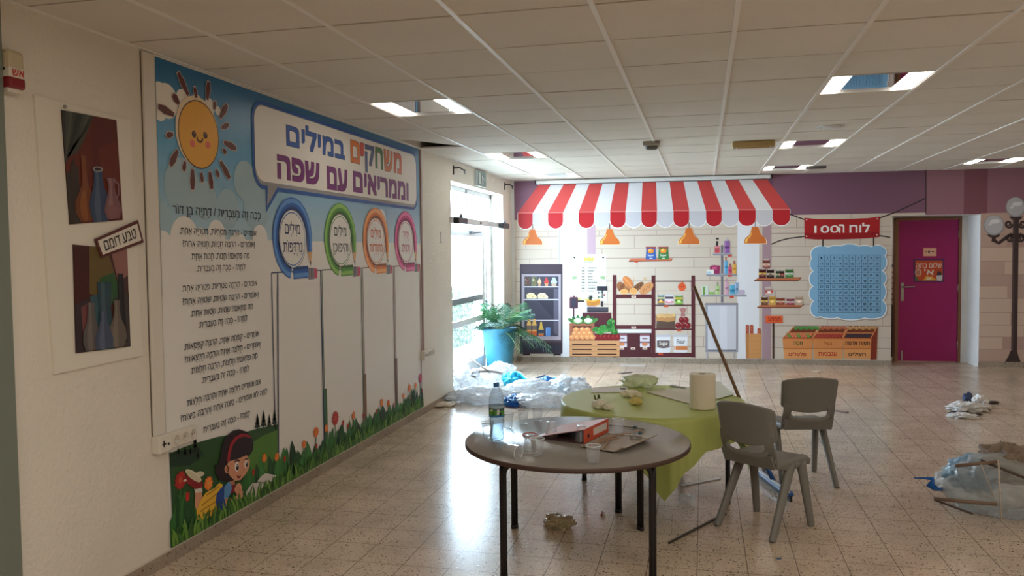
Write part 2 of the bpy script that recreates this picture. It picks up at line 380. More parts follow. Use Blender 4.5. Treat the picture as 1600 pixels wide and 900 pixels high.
for k, (yy, lab) in enumerate(((8.83, 'small curly dark metal hook at the near top corner of the glass door'), (11.25, 'small curly dark metal hook at the far top corner of the glass door'))):
    hk = MB(mat('dark_metal', (58, 54, 52), .4, metal=.6)); z = 2.56
    hk.bb((XL, yy-.05, z-.045), (XL+.012, yy-.035, z+.06))
    hk.tube([(XL+.01, yy-.04, z+.03), (XL+.07, yy-.02, z+.035), (XL+.1, yy+.06, z+.01), (XL+.09, yy+.12, z-.02), (XL+.07, yy+.16, z+.0), (XL+.08, yy+.17, z+.03)], .009)
    tag(hk.build('wall_hook'), lab, 'hook', 'curly hooks above the door')
# ================================================================ printed pictures: flat shapes on a wall
from mathutils.geometry import tessellate_polygon
_tc = {}
def glyphs(s):
    """flat triangles of a written line, left to right; hebrew is given in reading order and turned here"""
    k = s
    if k in _tc: return _tc[k]
    if any('\u0590' <= ch <= '\u05ff' for ch in s):
        toks = []; cur = ''
        for ch in s:
            if ch.isdigit(): cur += ch
            else:
                if cur: toks.append(cur); cur = ''
                toks.append({'(': ')', ')': '('}.get(ch, ch))
        if cur: toks.append(cur)
        s = ''.join(reversed(toks))
    cu = bpy.data.curves.new('writing', 'FONT'); cu.body = s; cu.resolution_u = 4; cu.fill_mode = 'NONE'
    o = bpy.data.objects.new('writing', cu); COL.objects.link(o); bpy.context.view_layer.update()
    me = bpy.data.meshes.new_from_object(o.evaluated_get(bpy.context.evaluated_depsgraph_get()))
    nb = {}
    for e_ in me.edges:
        a, b_ = e_.vertices; nb.setdefault(a, []).append(b_); nb.setdefault(b_, []).append(a)
    seen = set(); LP = []
    for s0 in nb:
        if s0 in seen: continue
        L = [s0]; seen.add(s0); cur = s0
        while True:
            n = [x_ for x_ in nb[cur] if x_ not in seen]
            if not n: break
            cur = n[0]; seen.add(cur); L.append(cur)
        if len(L) > 2: LP.append([(me.vertices[q].co.x, me.vertices[q].co.y) for q in L])
    bpy.data.objects.remove(o); bpy.data.meshes.remove(me); bpy.data.curves.remove(cu)
    def area_(L): return sum(L[q][0]*L[(q+1) % len(L)][1]-L[(q+1) % len(L)][0]*L[q][1] for q in range(len(L)))/2
    def inside(p, L):
        r = False
        for q in range(len(L)):
            (x1, y1), (x2, y2) = L[q], L[(q+1) % len(L)]
            if (y1 > p[1]) != (y2 > p[1]) and p[0] < (x2-x1)*(p[1]-y1)/(y2-y1)+x1: r = not r
        return r
    # a contour of the opposite turn lying inside another one is a hole in it; strokes that overlap are filled one by one
    ar = [area_(L) for L in LP]; hole = {}
    for q, L in enumerate(LP):
        cand = [w for w in range(len(LP)) if w != q and ar[w]*ar[q] < 0 and abs(ar[w]) > abs(ar[q]) and inside(L[0], LP[w])]
        if cand: hole.setdefault(min(cand, key=lambda w: abs(ar[w])), []).append(q)
    hs = {h for v in hole.values() for h in v}; out = []
    for q, L in enumerate(LP):
        if q in hs: continue
        rings = [L]+[LP[h] for h in hole.get(q, [])]
        out.append(([p for r in rings for p in r], [list(t) for t in tessellate_polygon([[Vector((p[0], p[1], 0)) for p in r] for r in rings])]))
    _tc[k] = out; return out

class Art:
    """a printed motif: P maps photo points to wall (u, v), T lifts (u, v, n) to space"""
    def __init__(s, P, T, base=1, crop=None):
        s.P = P; s.T = T; s.mb = MB(); s.mb.nonorm = 1; s.mb.nomerge = 1; s.l = base
        s.q = (lambda x, y: P(crop[0]+x/crop[2], crop[1]+y/crop[2])) if crop else P
    def up(s, k=1): s.l += k; return s
    def uv(s, pts, c, l=0):
        s.mb.poly([s.T(u, v, .0012+.0004*(s.l+l)) for u, v in pts], c if not isinstance(c, tuple) else ink(c)); return s
    def px(s, pts, c, l=0): return s.uv([s.q(*p) for p in pts], c, l)
    def rect(s, x0, y0, x1, y1, c, l=0): return s.px([(x0, y0), (x1, y0), (x1, y1), (x0, y1)], c, l)
    def rr(s, x0, y0, x1, y1, r, c, l=0):
        pts = []
        for cx, cy, a0 in ((x1-r, y0+r, -90), (x1-r, y1-r, 0), (x0+r, y1-r, 90), (x0+r, y0+r, 180)):
            for k in range(5): a = math.radians(a0+k*22.5); pts.append((cx+r*math.cos(a), cy+r*math.sin(a)))
        return s.px(pts, c, l)
    def ell(s, x, y, rx, ry, c, l=0, rot=0, n=18, a0=0, a1=360):
        t = math.radians(rot); pts = []
        m = n if a1-a0 >= 360 else n+1
        for k in range(m):
            a = math.radians(a0+(a1-a0)*k/n); p, q = rx*math.cos(a), ry*math.sin(a)
            pts.append((x+p*math.cos(t)-q*math.sin(t), y+p*math.sin(t)+q*math.cos(t)))
        return s.px(pts, c, l)
    def line(s, pts, w, c, l=0, conv=True, w2=None):
        if conv: pts = [s.q(*p) for p in pts]
        L, Rr = [], []
        n = len(pts)
        for i, p in enumerate(pts):
            a = pts[max(i-1, 0)]; b = pts[min(i+1, n-1)]; d = Vector((b[0]-a[0], b[1]-a[1])); d.normalize()
            ww = (w if w2 is None else w+(w2-w)*i/(n-1))/2
            L.append((p[0]-d.y*ww, p[1]+d.x*ww)); Rr.append((p[0]+d.y*ww, p[1]-d.x*ww))
        for i in range(n-1): s.uv([L[i], L[i+1], Rr[i+1], Rr[i]], c, l)
        return s
    def text_uv(s, t, u0, u1, v0, v1, c, bold=0.0, l=0, keep=False):
        G = glyphs(t)
        xs = [v[0] for g in G for v in g[0]]; ys = [v[1] for g in G for v in g[0]]
        ax, bx_, ay, by = min(xs), max(xs), min(ys), max(ys)
        if keep: ay, by = 0.0, max(.59, .0)
        sx = (u1-u0)/(bx_-ax); sy = (v1-v0)/(by-ay)
        bo = bold*.5*abs(sy); sx = (u1-u0-2*bo)/(bx_-ax); u0 += bo
        if not keep: sy = (v1-v0-2*bo)/(by-ay); v0 += bo
        for k, (dx, dy) in enumerate(((0, 0), (-1, -1), (1, -1), (1, 1), (-1, 1), (0, -1), (1, 0), (0, 1), (-1, 0))[:9 if bold >= .03 else 5 if bold else 1]):
            for z, (vs, fs) in enumerate(G): s.mb.add([s.T(u0+(x-ax)*sx+dx*bo, v0+(y-ay)*sy+dy*bo, .0012+.0004*(s.l+l+.05*k+.02*(z % 2))) for x, y in vs], fs, c if not isinstance(c, tuple) else ink(c))
        return s
    def text(s, t, x0, y0, x1, y1, c, bold=0.0, l=0, keep=False):
        """box from top left to bottom right in photo points"""
        u0, va = s.q(x0, y0); u1, vb = s.q(x1, y1); vm = s.q(x0, y1)[1]; vt = s.q(x1, y0)[1]
        return s.text_uv(t, u0, u1, (vb+vm)/2, (va+vt)/2, c, bold, l, keep)
    def build(s, name, parent): return s.mb.build(name, parent)
def scatter(seed):
    r = random.Random(seed); return r
# ================================================================ shop mural on the back wall
shop = thing('wall_mural', 'wide printed mural of a market shop with red striped awning on the back wall', 'wall mural', (0, 0, 0))
def A(crop=None, base=1): return Art(Bp, B3, base, crop)
BW = A(base=0)
def vB(y, x=1000): return Bp(x, y)[1]
UL, UE = -2.72, RU0-.004
vtop, vpur = 2.672, 2.10
CR_, CRL, CRD = (208, 194, 178), (180, 158, 147), (194, 176, 161)
BW.uv([(UL, .073), (UE, .073), (UE, vpur), (UL, vpur)], CR_)
uP = Bp(1447, 300)[0]
BW.uv([(UL, vpur), (uP, vpur), (uP, vtop), (UL, vtop)], (128, 90, 110))
BW.uv([(Bp(1196, 300)[0], vpur), (Bp(1208, 300)[0], vpur), (Bp(1208, 300)[0], vtop), (Bp(1196, 300)[0], vtop)], (112, 80, 104), 1)
# brick courses
vs = [vB(y) for y in (359.5, 368, 388, 403, 418.5, 439, 454.5, 475.5, 491, 508, 525.5, 541)]
rb = scatter(3)
for k, v in enumerate(vs):
    BW.uv([(UL, v-.007), (UE, v-.007), (UE, v+.007), (UL, v+.007)], CRL if k % 2 else CRD, 1)
allv = [vpur]+vs+[.073]
for k in range(len(allv)-1):
    u = UL+.15+.33*(k % 2)+rb.uniform(0, .1)
    while u < UE-.1:
        BW.uv([(u-.005, allv[k+1]), (u+.005, allv[k+1]), (u+.005, allv[k]), (u-.005, allv[k])], CRL, 2); u += rb.uniform(.72, .82)
def vstripe(x0, x1, y0, c, l=3):
    u0, u1 = Bp(x0, 450)[0], Bp(x1, 450)[0]; BW.uv([(u0, .073), (u1, .073), (u1, vB(y0)), (u0, vB(y0))], c, l)
vstripe(875, 917, 345, (230, 230, 234)); vstripe(873, 876, 345, (198, 192, 190)); vstripe(914.5, 918, 345, (206, 204, 206), 4); vstripe(918, 931, 345, (188, 160, 172))
vstripe(1152, 1186, 340, (228, 228, 232)); vstripe(1186, 1192, 340, (206, 190, 176)); vstripe(1191, 1205, 340, (170, 140, 148), 4)
BW.build('printed_wall', shop)
# part of the mural over the door and right of it, with the street lamp
ST = A(base=0)
UR0, UR1 = RU1+.004, 6.2
ST.uv([(uP, RZ+.003), (UR1, RZ+.003), (UR1, vtop), (uP, vtop)], (150, 108, 120))
for x0, x1, c in ((1506, 1543, (128, 80, 92)),):
    u0, u1 = Bp(x0, 300)[0], Bp(x1, 300)[0]; ST.uv([(u0, RZ+.005), (u1, RZ+.005), (u1, vtop), (u0, vtop)], c, 1)
ST.uv([(uP-.02, vpur), (uP, vpur), (uP, RZ+.003), (UE, RZ+.003), (UE, vpur)], CR_, 0)
ST.uv([(UR0, .073), (UR1, .073), (UR1, vpur-.02), (UR0, vpur-.02)], (180, 152, 140), 1)
vq = [.073, .24, .41, .57, .74, .93, 1.10, 1.25, 1.43, 1.62, 1.78, 1.95, vpur-.02]
for k in range(len(vq)-1):
    u = UR0-.3*(k % 2)
    while u < UR1:
        w_ = rb.uniform(.55, .7); a, b_ = max(UR0, u+.006), min(UR1, u+w_-.006)
        if b_ > a: ST.uv([(a, vq[k]+.006), (b_, vq[k]+.006), (b_, vq[k+1]-.006), (a, vq[k+1]-.006)], rb.choice([(190, 162, 148), (186, 158, 146), (206, 182, 164), (178, 148, 138), (190, 162, 148)]), 2)
        u += w_
ST.build('printed_brick_wall', shop)
# awning
aw = A(base=5)
fold = [809, 832.6, 856, 880, 904, 928.5, 953, 977.5, 1002, 1026.7, 1052, 1077, 1103, 1128, 1154, 1181, 1207, 1234.5]
topx = [842.4, 861.6, 881.5, 901.5, 921.5, 942, 962, 983, 1004, 1025, 1046, 1067.6, 1089, 1110, 1132, 1153.4, 1175, 1197.5]
def fy(x): return 333+(x-809)*(327-333)/425
def ty(x): return 288+(x-842)*(279-288)/356
for k in range(17):
    red = k % 2 == 0
    aw.px([(topx[k], ty(topx[k])), (topx[k+1], ty(topx[k+1])), (fold[k+1], fy(fold[k+1])), (fold[k], fy(fold[k]))], (204, 74, 72) if red else (224, 222, 224))
    a, b_ = fold[k]+.3, fold[k+1]-.3; y = fy((a+b_)/2); r = (b_-a)/2; sy = (352-327)
    pts = [(a, y), (b_, y)]+[(a+r+r*math.cos(t*math.pi/10), y+sy-11+11*math.sin(t*math.pi/10)) for t in range(11)]
    aw.px([(p[0]+((p[0]-a-r)*.06), p[1]+(1.2 if p[1] > y+1 else 0)) for p in pts], (240, 238, 238), 0)
    aw.px(pts, (184, 36, 44) if red else (204, 202, 208), 1)
    aw.px([(a, y-.8), (b_, y-.8), (b_, y+.6), (a, y+.6)], (222, 128, 124) if red else (232, 231, 232), 2)
aw.build('printed_awning', shop)
for cx, yt, hw in ((832, 359.5, 15.3), (952.7, 359, 15.5), (1076.5, 357, 16.3), (1180, 355, 17)):
    lp = A(base=8); hh = 23.2*hw/15.5
    lp.rect(cx-.5, yt-10, cx+.5, yt+1, (70, 50, 44))
    def prof(k): return [(-.30, .0), (-.25, -.03), (.25, -.03), (.30, .0), (.42, .30), (.55, .48), (.88, .66), (1, .82), (1, 1), (-1, 1), (-1, .82), (-.88, .66), (-.55, .48), (-.42, .30)]
    lp.px([(cx+a*hw*1.06, yt+b_*hh*1.03) for a, b_ in prof(0)], (244, 226, 190))
    lp.px([(cx+a*hw, yt+b_*hh) for a, b_ in prof(0)], (206, 112, 52), 1)
    lp.px([(cx-.93*hw, yt+.84*hh), (cx-.82*hw, yt+.72*hh), (cx-.5*hw, yt+.54*hh), (cx-.36*hw, yt+.3*hh), (cx-.3*hw, yt+.3*hh), (cx-.42*hw, yt+.56*hh), (cx-.7*hw, yt+.74*hh), (cx-.75*hw, yt+.95*hh), (cx-.93*hw, yt+.95*hh)], (246, 196, 96), 2)
    lp.build('printed_lamp', shop)
# fridge
f = A((800, 400, 5.294), 6); MAR, DK = (66, 52, 62), (54, 50, 62)
f.rect(65, 68, 418, 808, MAR).rect(90, 808, 150, 822, (40, 36, 44)).rect(345, 808, 405, 822, (40, 36, 44)).up()
f.rect(80, 150, 405, 695, (168, 158, 168)).rect(65, 700, 418, 712, (86, 72, 82)).rect(85, 735, 400, 790, (40, 40, 54)).up()
f.rect(103, 168, 385, 663, (66, 62, 76))
for k in range(26): f.rect(92+k*12, 738, 97+k*12, 787, (66, 64, 80))
f.up().px([(150, 270), (345, 270), (345, 520), (240, 400)], (54, 50, 62)).px([(345, 270), (385, 270), (385, 663), (345, 630)], (92, 88, 104)).up()
for y in (250, 356, 528): f.rect(103, y, 385, y+9, (206, 202, 208))
for x, w_, c, t in ((105, 46, (92, 62, 54), 0), (160, 44, (104, 112, 70), 0), (210, 34, (190, 150, 110), 1), (264, 42, (196, 140, 100), 2), (320, 54, (186, 160, 140), 3)):
    if t == 0:
        f.rect(x, 172, x+w_, 249, c)
        for q in range(8): f.ell(x+6+rb.random()*(w_-12), 180+rb.random()*62, 6, 5, rb.choice([(140, 90, 80), (90, 130, 70), (200, 190, 170), (60, 36, 34)]), 1, n=8)
    else:
        f.px([(x+4, 215), (x+w_-4, 215), (x+w_-9, 249), (x+9, 249)], c)
        for q in range(3): f.ell(x+w_/2, 214-q*13, w_/2-q*6, 11, ((214, 180, 140), (196, 62, 58), (178, 214, 232))[t-1], 1+q)
for x in (120, 213): f.px([(x, 318), (x+25, 305), (x+60, 308), (x+85, 335), (x+84, 352), (x+2, 352)], (232, 216, 170)); f.ell(x+25, 330, 7, 5, (190, 168, 110), 1, n=8).ell(x+50, 338, 8, 5, (190, 168, 110), 1, n=8).ell(x+44, 320, 5, 4, (190, 168, 110), 1, n=8)
for x in (122, 166): f.px([(x+8, 520), (x+30, 520), (x+32, 545), (x+38, 570), (x+38, 661), (x, 661), (x, 570), (x+6, 545)], (224, 176, 96)).rect(x, 575, x+38, 610, (120, 104, 96), 1).rect(x, 622, x+38, 661, (214, 98, 50), 1)
f.px([(234, 545), (248, 545), (252, 580), (262, 605), (262, 661), (220, 661), (220, 605), (230, 580)], (216, 180, 86)).rect(220, 610, 262, 640, (60, 66, 90), 1).rect(220, 645, 262, 661, (214, 110, 60), 1)
f.rr(280, 590, 318, 662, 6, (92, 136, 196)).rect(284, 600, 290, 652, (150, 186, 226), 1)
f.build('printed_fridge', shop)
# price list
f = A((880, 390, 5), 6)
f.rect(68, 36, 334, 402, (240, 240, 242)).up().rect(100, 66, 303, 400, (216, 218, 204)).up()
for x in (88, 313): f.ell(x, 61, 8, 8, (46, 44, 52))
f.px([(163, 90), (163, 58), (185, 66), (200, 54), (215, 66), (238, 56), (238, 90)], (206, 190, 104)).text('מחירון', 165, 93, 230, 106, (70, 66, 60), .01)
for k, (a, b_) in enumerate(((195, 262), (195, 238), (195, 228), (195, 230), (195, 230), (195, 265), (195, 250), (195, 250), (195, 242))):
    y = 140+k*22.5; x = b_
    while x > a:
        w_ = rb.uniform(6, 13); f.rect(max(a, x-w_), y, x-1, y+7, (70, 70, 66)); x -= w_+1.5
    f.rect(145, y, 168, y+7, (84, 84, 80))
    for q in range(4): f.rect(172+q*5, y+5, 174+q*5, y+7, (110, 110, 106))
for x, sg_ in ((92, 1), (307, -1)): f.px([(x-20*sg_, 208), (x, 206), (x+22*sg_, 214), (x+14*sg_, 226), (x-8*sg_, 234), (x-22*sg_, 232)], (150, 176, 132))
f.px([(100, 400), (110, 372), (150, 392), (190, 380), (230, 396), (262, 384), (303, 372), (303, 400)], (196, 196, 120))
f.build('printed_price_list', shop)
# till counter, card reader, crates of vegetables
f = A((880, 390, 5), 10)
f.rect(100, 396, 165, 410, (40, 38, 44)).rect(150, 492, 376, 640, (84, 40, 48)).rect(150, 492, 376, 500, (104, 52, 58), 1).px([(187, 450), (352, 450), (352, 478), (345, 490), (194, 490), (187, 478)], (72, 70, 78), 1).rect(187, 478, 352, 486, (48, 46, 54), 2)
f.rect(263, 285, 345, 320, (50, 48, 56)).rect(268, 325, 345, 402, (226, 226, 226)).rect(294, 402, 311, 445, (50, 48, 56)).rect(296, 318, 314, 328, (50, 48, 56))
for i in range(5):
    for j in range(4):
        c_ = rb.choice([(226, 226, 226), (90, 90, 96), (150, 60, 66), (90, 100, 80), (170, 190, 160), (60, 60, 66), (240, 240, 240)]); f.rect(270+i*15, 328+j*18, 283+i*15, 344+j*18, c_, 1)
f.px([(180, 400), (200, 390), (240, 400), (280, 385), (290, 390), (285, 430), (240, 441), (190, 438)], (222, 158, 70), 2)
for q in range(3): f.line([(184, 408+q*12), (230, 416+q*9), (286, 400+q*12)], .012, (166, 104, 44), 3)
f.px([(206, 400), (200, 380), (190, 372), (204, 372), (200, 355), (212, 365), (216, 344), (220, 364), (232, 356), (226, 374), (238, 372), (224, 384), (222, 400)], (52, 58, 50), 2)
f.build('printed_till', shop)
f = A((880, 390, 5), 10)
f.rect(76, 455, 88, 530, (84, 40, 48)).rr(50, 370, 116, 460, 10, (110, 50, 60), 1).rr(57, 378, 109, 452, 6, (62, 56, 70), 2).rect(78, 358, 90, 372, (50, 46, 52))
f.build('printed_card_reader', shop)
f = A((880, 390, 5), 12)
GR1, GR2 = (74, 128, 66), (50, 98, 56)
f.rect(50, 575, 244, 712, (160, 98, 74)).rect(72, 597, 222, 609, (70, 38, 34), 1)
for x in (115, 195):
    for a in (-60, -30, 0, 30, 60): f.ell(x+a*.75, 548+abs(a)*.15, 15, 36, GR2 if a % 60 else GR1, 1, rot=a)
    f.ell(x, 556, 36, 22, (150, 182, 128), 2).ell(x, 552, 28, 17, (222, 228, 206), 3)
    for q in range(5): f.ell(x-18+q*9, 548+(q % 2)*7, 6, 5, (240, 240, 226), 4, n=8)
f.up(4)
for row, y in ((3, 625), (4, 655), (5, 684)):
    for k in range(row): f.ell(150-(row-1)*20+k*40-(10 if row == 3 and k == 0 else 0), y, 22, 19, (224, 152, 96), row).ell(144-(row-1)*20+k*40, y-6, 9, 6, (244, 192, 140), row+1, n=10)
f.build('printed_fruit_display', shop)
f = A((880, 390, 5), 12)
f.rect(246, 655, 440, 712, (92, 30, 36))
for k in range(6): f.ell(262+k*33, 684, 20, 24, (132, 34, 40), 1+k % 2).ell(256+k*33, 676, 6, 7, (178, 76, 76), 3, n=8).line([(262+k*33, 664), (266+k*33, 654)], .01, (70, 96, 50), 3)
def broc(x, y, r):
    for q in range(22):
        a = rb.random()*6.28; d = r*math.sqrt(rb.random())*.8; f.ell(x+d*math.cos(a)*1.15, y+d*math.sin(a)*.9, r*.3, r*.26, rb.choice([(72, 150, 70), (54, 122, 58), (96, 172, 84), (62, 136, 62)]), 4+q % 4, n=9)
for x, y, r in ((268, 630, 34), (318, 618, 36), (370, 622, 38), (400, 640, 26), (372, 570, 36), (290, 640, 30)): broc(x, y, r)
f.build('printed_broccoli', shop)
for x0, x1 in ((50, 246), (246, 441)):
    f = A((880, 390, 5), 22)
    f.rect(x0, 710, x1, 835, (206, 154, 108)).rect(x0, 832, x1, 836, (150, 104, 70), 1)
    for y in (735, 774, 812): f.rect(x0+21, y, x1-23, y+10, (72, 40, 34), 1)
    f.rect(x0+1, 752, x1-1, 757, (184, 130, 88), 1).rect(x0+1, 792, x1-1, 796, (184, 130, 88), 1)
    f.build('printed_crate', shop)
# rack of bread, cans and jars
f = A((940, 370, 4.5), 6); MR, MR2 = (92, 44, 50), (78, 36, 42)
f.rect(103, 676, 350, 846, (84, 42, 48)).rect(103, 650, 350, 676, (226, 222, 220))
for x in (78, 351, 631): f.rect(x, 268+(x > 300)*4, x+26, 848, MR, 2)
f.rect(90, 405, 377, 433, MR, 1).rect(90, 622, 377, 649, MR, 1).rect(375, 310, 632, 317, (80, 60, 58), 1).rect(375, 478, 632, 486, MR, 1).rect(375, 645, 632, 656, MR, 1).rect(350, 815, 640, 846, MR, 1)
for x, y in ((210, 413), (210, 630), (125, 778), (205, 778), (288, 778)): f.rect(x, y, x+32, y+15, (236, 214, 196), 3).rect(x+7, y+5, x+25, y+9, (120, 90, 80), 4)
for x, y in ((438, 481), (530, 651), (400, 818)): f.rect(x, y, x+31, y+13, (214, 92, 56), 3).rect(x+6, y+4, x+25, y+8, (160, 50, 34), 4)
f.px([(558, 330), (566, 306), (576, 330)], (220, 96, 54), 3).ell(564, 352, 28, 29, (220, 96, 54), 3)
for q in range(3): f.rect(548+q*12, 346, 555+q*12, 356, (160, 44, 34), 4)
f.build('printed_rack', shop)
f = A((940, 370, 4.5), 8)
def loaf(x, y, rx, ry, rot, c, c2, l):
    f.ell(x, y, rx, ry, c, l, rot); t = math.radians(rot)
    for q in (-.45, 0, .45):
        px_, py_ = x+q*rx*math.cos(t), y+q*rx*math.sin(t)
        f.line([(px_-ry*.5*math.sin(t)-3, py_-ry*.55), (px_+ry*.3*math.sin(t)+3, py_+ry*.45)], .011, c2, l+1)
for x in (225, 296, 308): f.line([(x, 312), (x+(x-240)*.08, 284)], .012, (206, 170, 120), 0)
loaf(140, 355, 30, 42, -35, (150, 98, 66), (110, 66, 44), 0); loaf(185, 318, 48, 28, 52, (206, 126, 70), (232, 168, 112), 2); loaf(255, 352, 50, 22, -38, (130, 88, 60), (92, 58, 42), 1)
loaf(315, 362, 58, 32, -38, (206, 146, 96), (176, 110, 68), 3); loaf(157, 386, 28, 19, 0, (232, 176, 112), (206, 140, 80), 4); loaf(223, 382, 27, 23, 0, (230, 172, 106), (200, 134, 76), 5); loaf(190, 370, 30, 24, 30, (190, 128, 82), (150, 92, 58), 3)
f.build('printed_bread', shop)
f = A((940, 370, 4.5), 9)
def can(x0, y0, x1, y1, top, cols, l=0):
    h = y1-y0; f.rect(x0, y0, x1, y1, cols[0], l); f.ell((x0+x1)/2, y0, (x1-x0)/2, h*.07, top, l+1, n=12)
    for k, c_ in enumerate(cols[1:]): f.rect(x0, y0+h*(.2+.22*k), x1, y0+h*(.2+.22*(k+1)), c_, l+1)
    f.ell((x0+x1)/2, y0+h*.62, (x1-x0)*.25, h*.14, tuple(min(255, q+60) for q in cols[-1]), l+2, n=10)
can(393, 410, 440, 476, (190, 190, 190), [(70, 110, 120), (196, 190, 140), (60, 80, 100), (200, 140, 60)])
can(447, 406, 505, 477, (200, 200, 204), [(206, 206, 210), (90, 80, 90), (226, 222, 226), (214, 150, 160)])
can(518, 412, 570, 478, (190, 196, 190), [(90, 140, 72), (206, 180, 80), (70, 120, 60), (150, 190, 90)])
f.build('printed_cans', shop)
f = A((940, 370, 4.5), 9)
f.px([(383, 645), (388, 585), (380, 560), (400, 545), (500, 545), (520, 562), (514, 590), (520, 645)], (96, 76, 66))
f.px([(383, 590), (382, 566), (400, 552), (500, 552), (518, 566), (514, 592), (470, 598), (430, 594)], (190, 140, 88), 1)
for q in range(6): f.ell(402+q*20, 556-(q % 2)*5, 16, 13, (224, 184, 126), 2, n=12)
f.build('printed_potato_sack', shop)
f = A((940, 370, 4.5), 9)
f.px([(556, 560), (560, 530), (545, 505), (575, 498), (600, 506), (582, 532), (588, 560)], (176, 120, 116))
for x, y in ((562, 585), (592, 585), (538, 622), (572, 625), (606, 624)): f.ell(x, y, 20, 21, (132, 38, 46), 1).ell(x-6, y-7, 6, 6, (176, 90, 92), 2, n=8)
f.build('printed_onion_net', shop)
for x0, c1, c2, t in ((385, (108, 92, 90), (232, 226, 222), 'Sugar'), (506, (206, 122, 64), (232, 226, 222), 'Flour')):
    f = A((940, 370, 4.5), 9)
    f.rr(x0, 690, x0+99, 814, 12, (224, 224, 228)).rect(x0-2, 686, x0+101, 704, (196, 194, 200), 1).rect(x0+6, 712, x0+14, 800, (246, 246, 248), 1)
    if t == 'Sugar': f.px([(x0+5, 728), (x0+94, 728), (x0+94, 778), (x0+50, 784), (x0+5, 778)], c1, 1).text(t, x0+20, 735, x0+80, 768, (240, 236, 232), .015, 2)
    else: f.rect(x0+2, 768, x0+97, 796, c1, 1).text(t, x0+22, 720, x0+80, 752, (60, 50, 50), .015, 2)
    f.build('printed_jar', shop)
for x0 in (110, 270):
    f = A((940, 370, 4.5), 9)
    f.rr(x0, 686, x0+68, 776, 5, (212, 206, 214)).rect(x0, 686, x0+68, 698, (150, 100, 110), 1).rect(x0, 735, x0+68, 748, (150, 110, 120), 1).ell(x0+34, 755, 20, 12, (206, 130, 80), 2).rect(x0+15, 710, x0+52, 720, (140, 110, 120), 1)
    f.build('printed_flour_bag', shop)
f = A((940, 370, 4.5), 6)
f.px([(208, 152), (502, 150), (484, 166), (190, 168)], (206, 116, 84)).px([(190, 168), (484, 166), (502, 152), (488, 172), (192, 176)], (120, 60, 46), 1).px([(228, 172), (262, 172), (252, 182), (236, 182)], (214, 98, 54), 1)
for x0, c1, c2 in ((310, (56, 96, 168), (220, 226, 236)), (398, (62, 124, 70), (220, 232, 216))):
    f.px([(x0, 72), (x0+73, 72), (x0+70, 90), (x0+75, 160), (x0-1, 160), (x0+4, 90)], c1, 1).px([(x0, 70), (x0+73, 70), (x0+72, 78), (x0+1, 78)], (150, 60, 56), 2)
    f.ell(x0+36, 100, 22, 17, (226, 140, 52), 2).ell(x0+30, 94, 10, 8, (240, 186, 90), 3).ell(x0+12, 86, 7, 5, (190, 60, 50), 2).ell(x0+60, 86, 7, 5, (190, 60, 50), 2)
    f.text('Super', x0+14, 120, x0+60, 142, c2, .02, 3).rect(x0+26, 148, x0+48, 152, c2, 3)
f.build('printed_crisps_shelf', shop)
# cosmetics stand, sink cabinet, baguettes
f = A((1080, 360, 4.284), 6); GY = (150, 148, 158)
f.rect(199, 98, 214, 482, (116, 112, 122))
for a in ((145, 152, 270, 168), (100, 290, 308, 305), (65, 430, 370, 443)): f.rect(*a, GY, 1).rect(a[0], a[1], a[2], a[1]+4, (180, 178, 188), 2)
for x, y in ((245, 162), (245, 297), (258, 440)): f.rect(x, y, x+27, y+13, (206, 74, 58), 3)
def bot(x0, y0, x1, y1, c, cap, ch):
    w_ = x1-x0; f.rr(x0, y0+ch, x1, y1, w_*.15, c, 2).rect(x0+w_*.32, y0, x1-w_*.32, y0+ch+1, cap, 2).rect(x0+w_*.15, y0+ch+6, x0+w_*.3, y1-6, tuple(min(255, q+50) for q in c), 3).rect(x0+w_*.1, (y0+y1)/2+4, x1-w_*.1, (y0+y1)/2+18, tuple(max(0, q-40) for q in c), 3)
bot(155, 72, 192, 153, (206, 130, 136), (52, 48, 52), 30); f.rect(166, 50, 184, 62, (52, 48, 52), 2); f.ell(173, 138, 16, 11, (200, 70, 84), 4)
bot(222, 52, 259, 153, (140, 96, 156), (190, 186, 196), 18)
f.px([(125, 240), (150, 232), (192, 236), (190, 292), (128, 292)], (150, 50, 92), 2).rect(140, 244, 172, 262, (196, 90, 130), 3).rect(103, 262, 152, 292, (226, 226, 214), 3).ell(120, 282, 15, 8, (170, 206, 226), 4)
bot(221, 178, 244, 291, (96, 160, 200), (140, 84, 70), 24); bot(247, 222, 273, 291, (206, 92, 130), (150, 90, 74), 20); bot(275, 203, 301, 290, (226, 170, 84), (164, 96, 74), 24)
f.rect(70, 370, 115, 431, (206, 214, 200), 2).rect(78, 376, 92, 430, (110, 150, 70), 3).rr(120, 402, 156, 431, 5, (150, 180, 110), 2).rect(122, 402, 154, 409, (226, 230, 220), 3)
bot(163, 346, 190, 431, (178, 200, 140), (140, 150, 120), 24); bot(225, 322, 250, 431, (206, 160, 180), (180, 140, 150), 20); bot(258, 358, 296, 427, (92, 170, 206), (206, 220, 230), 8); bot(292, 336, 316, 427, (140, 170, 200), (220, 220, 230), 12); f.rr(318, 398, 358, 431, 6, (196, 180, 200), 2)
f.build('printed_cosmetics_stand', shop)
f = A((1080, 360, 4.284), 6)
f.rect(95, 486, 314, 815, (158, 156, 164)).rect(95, 486, 314, 497, (132, 130, 140), 1).rect(110, 502, 300, 800, (206, 206, 214), 1).rect(190, 502, 240, 800, (216, 216, 224), 2).rect(100, 812, 113, 856, (170, 168, 176)).rect(284, 812, 294, 856, (170, 168, 176)).rect(110, 798, 300, 806, (128, 126, 134), 2)
f.build('printed_steel_cabinet', shop)
f = A((1080, 360, 4.284), 8)
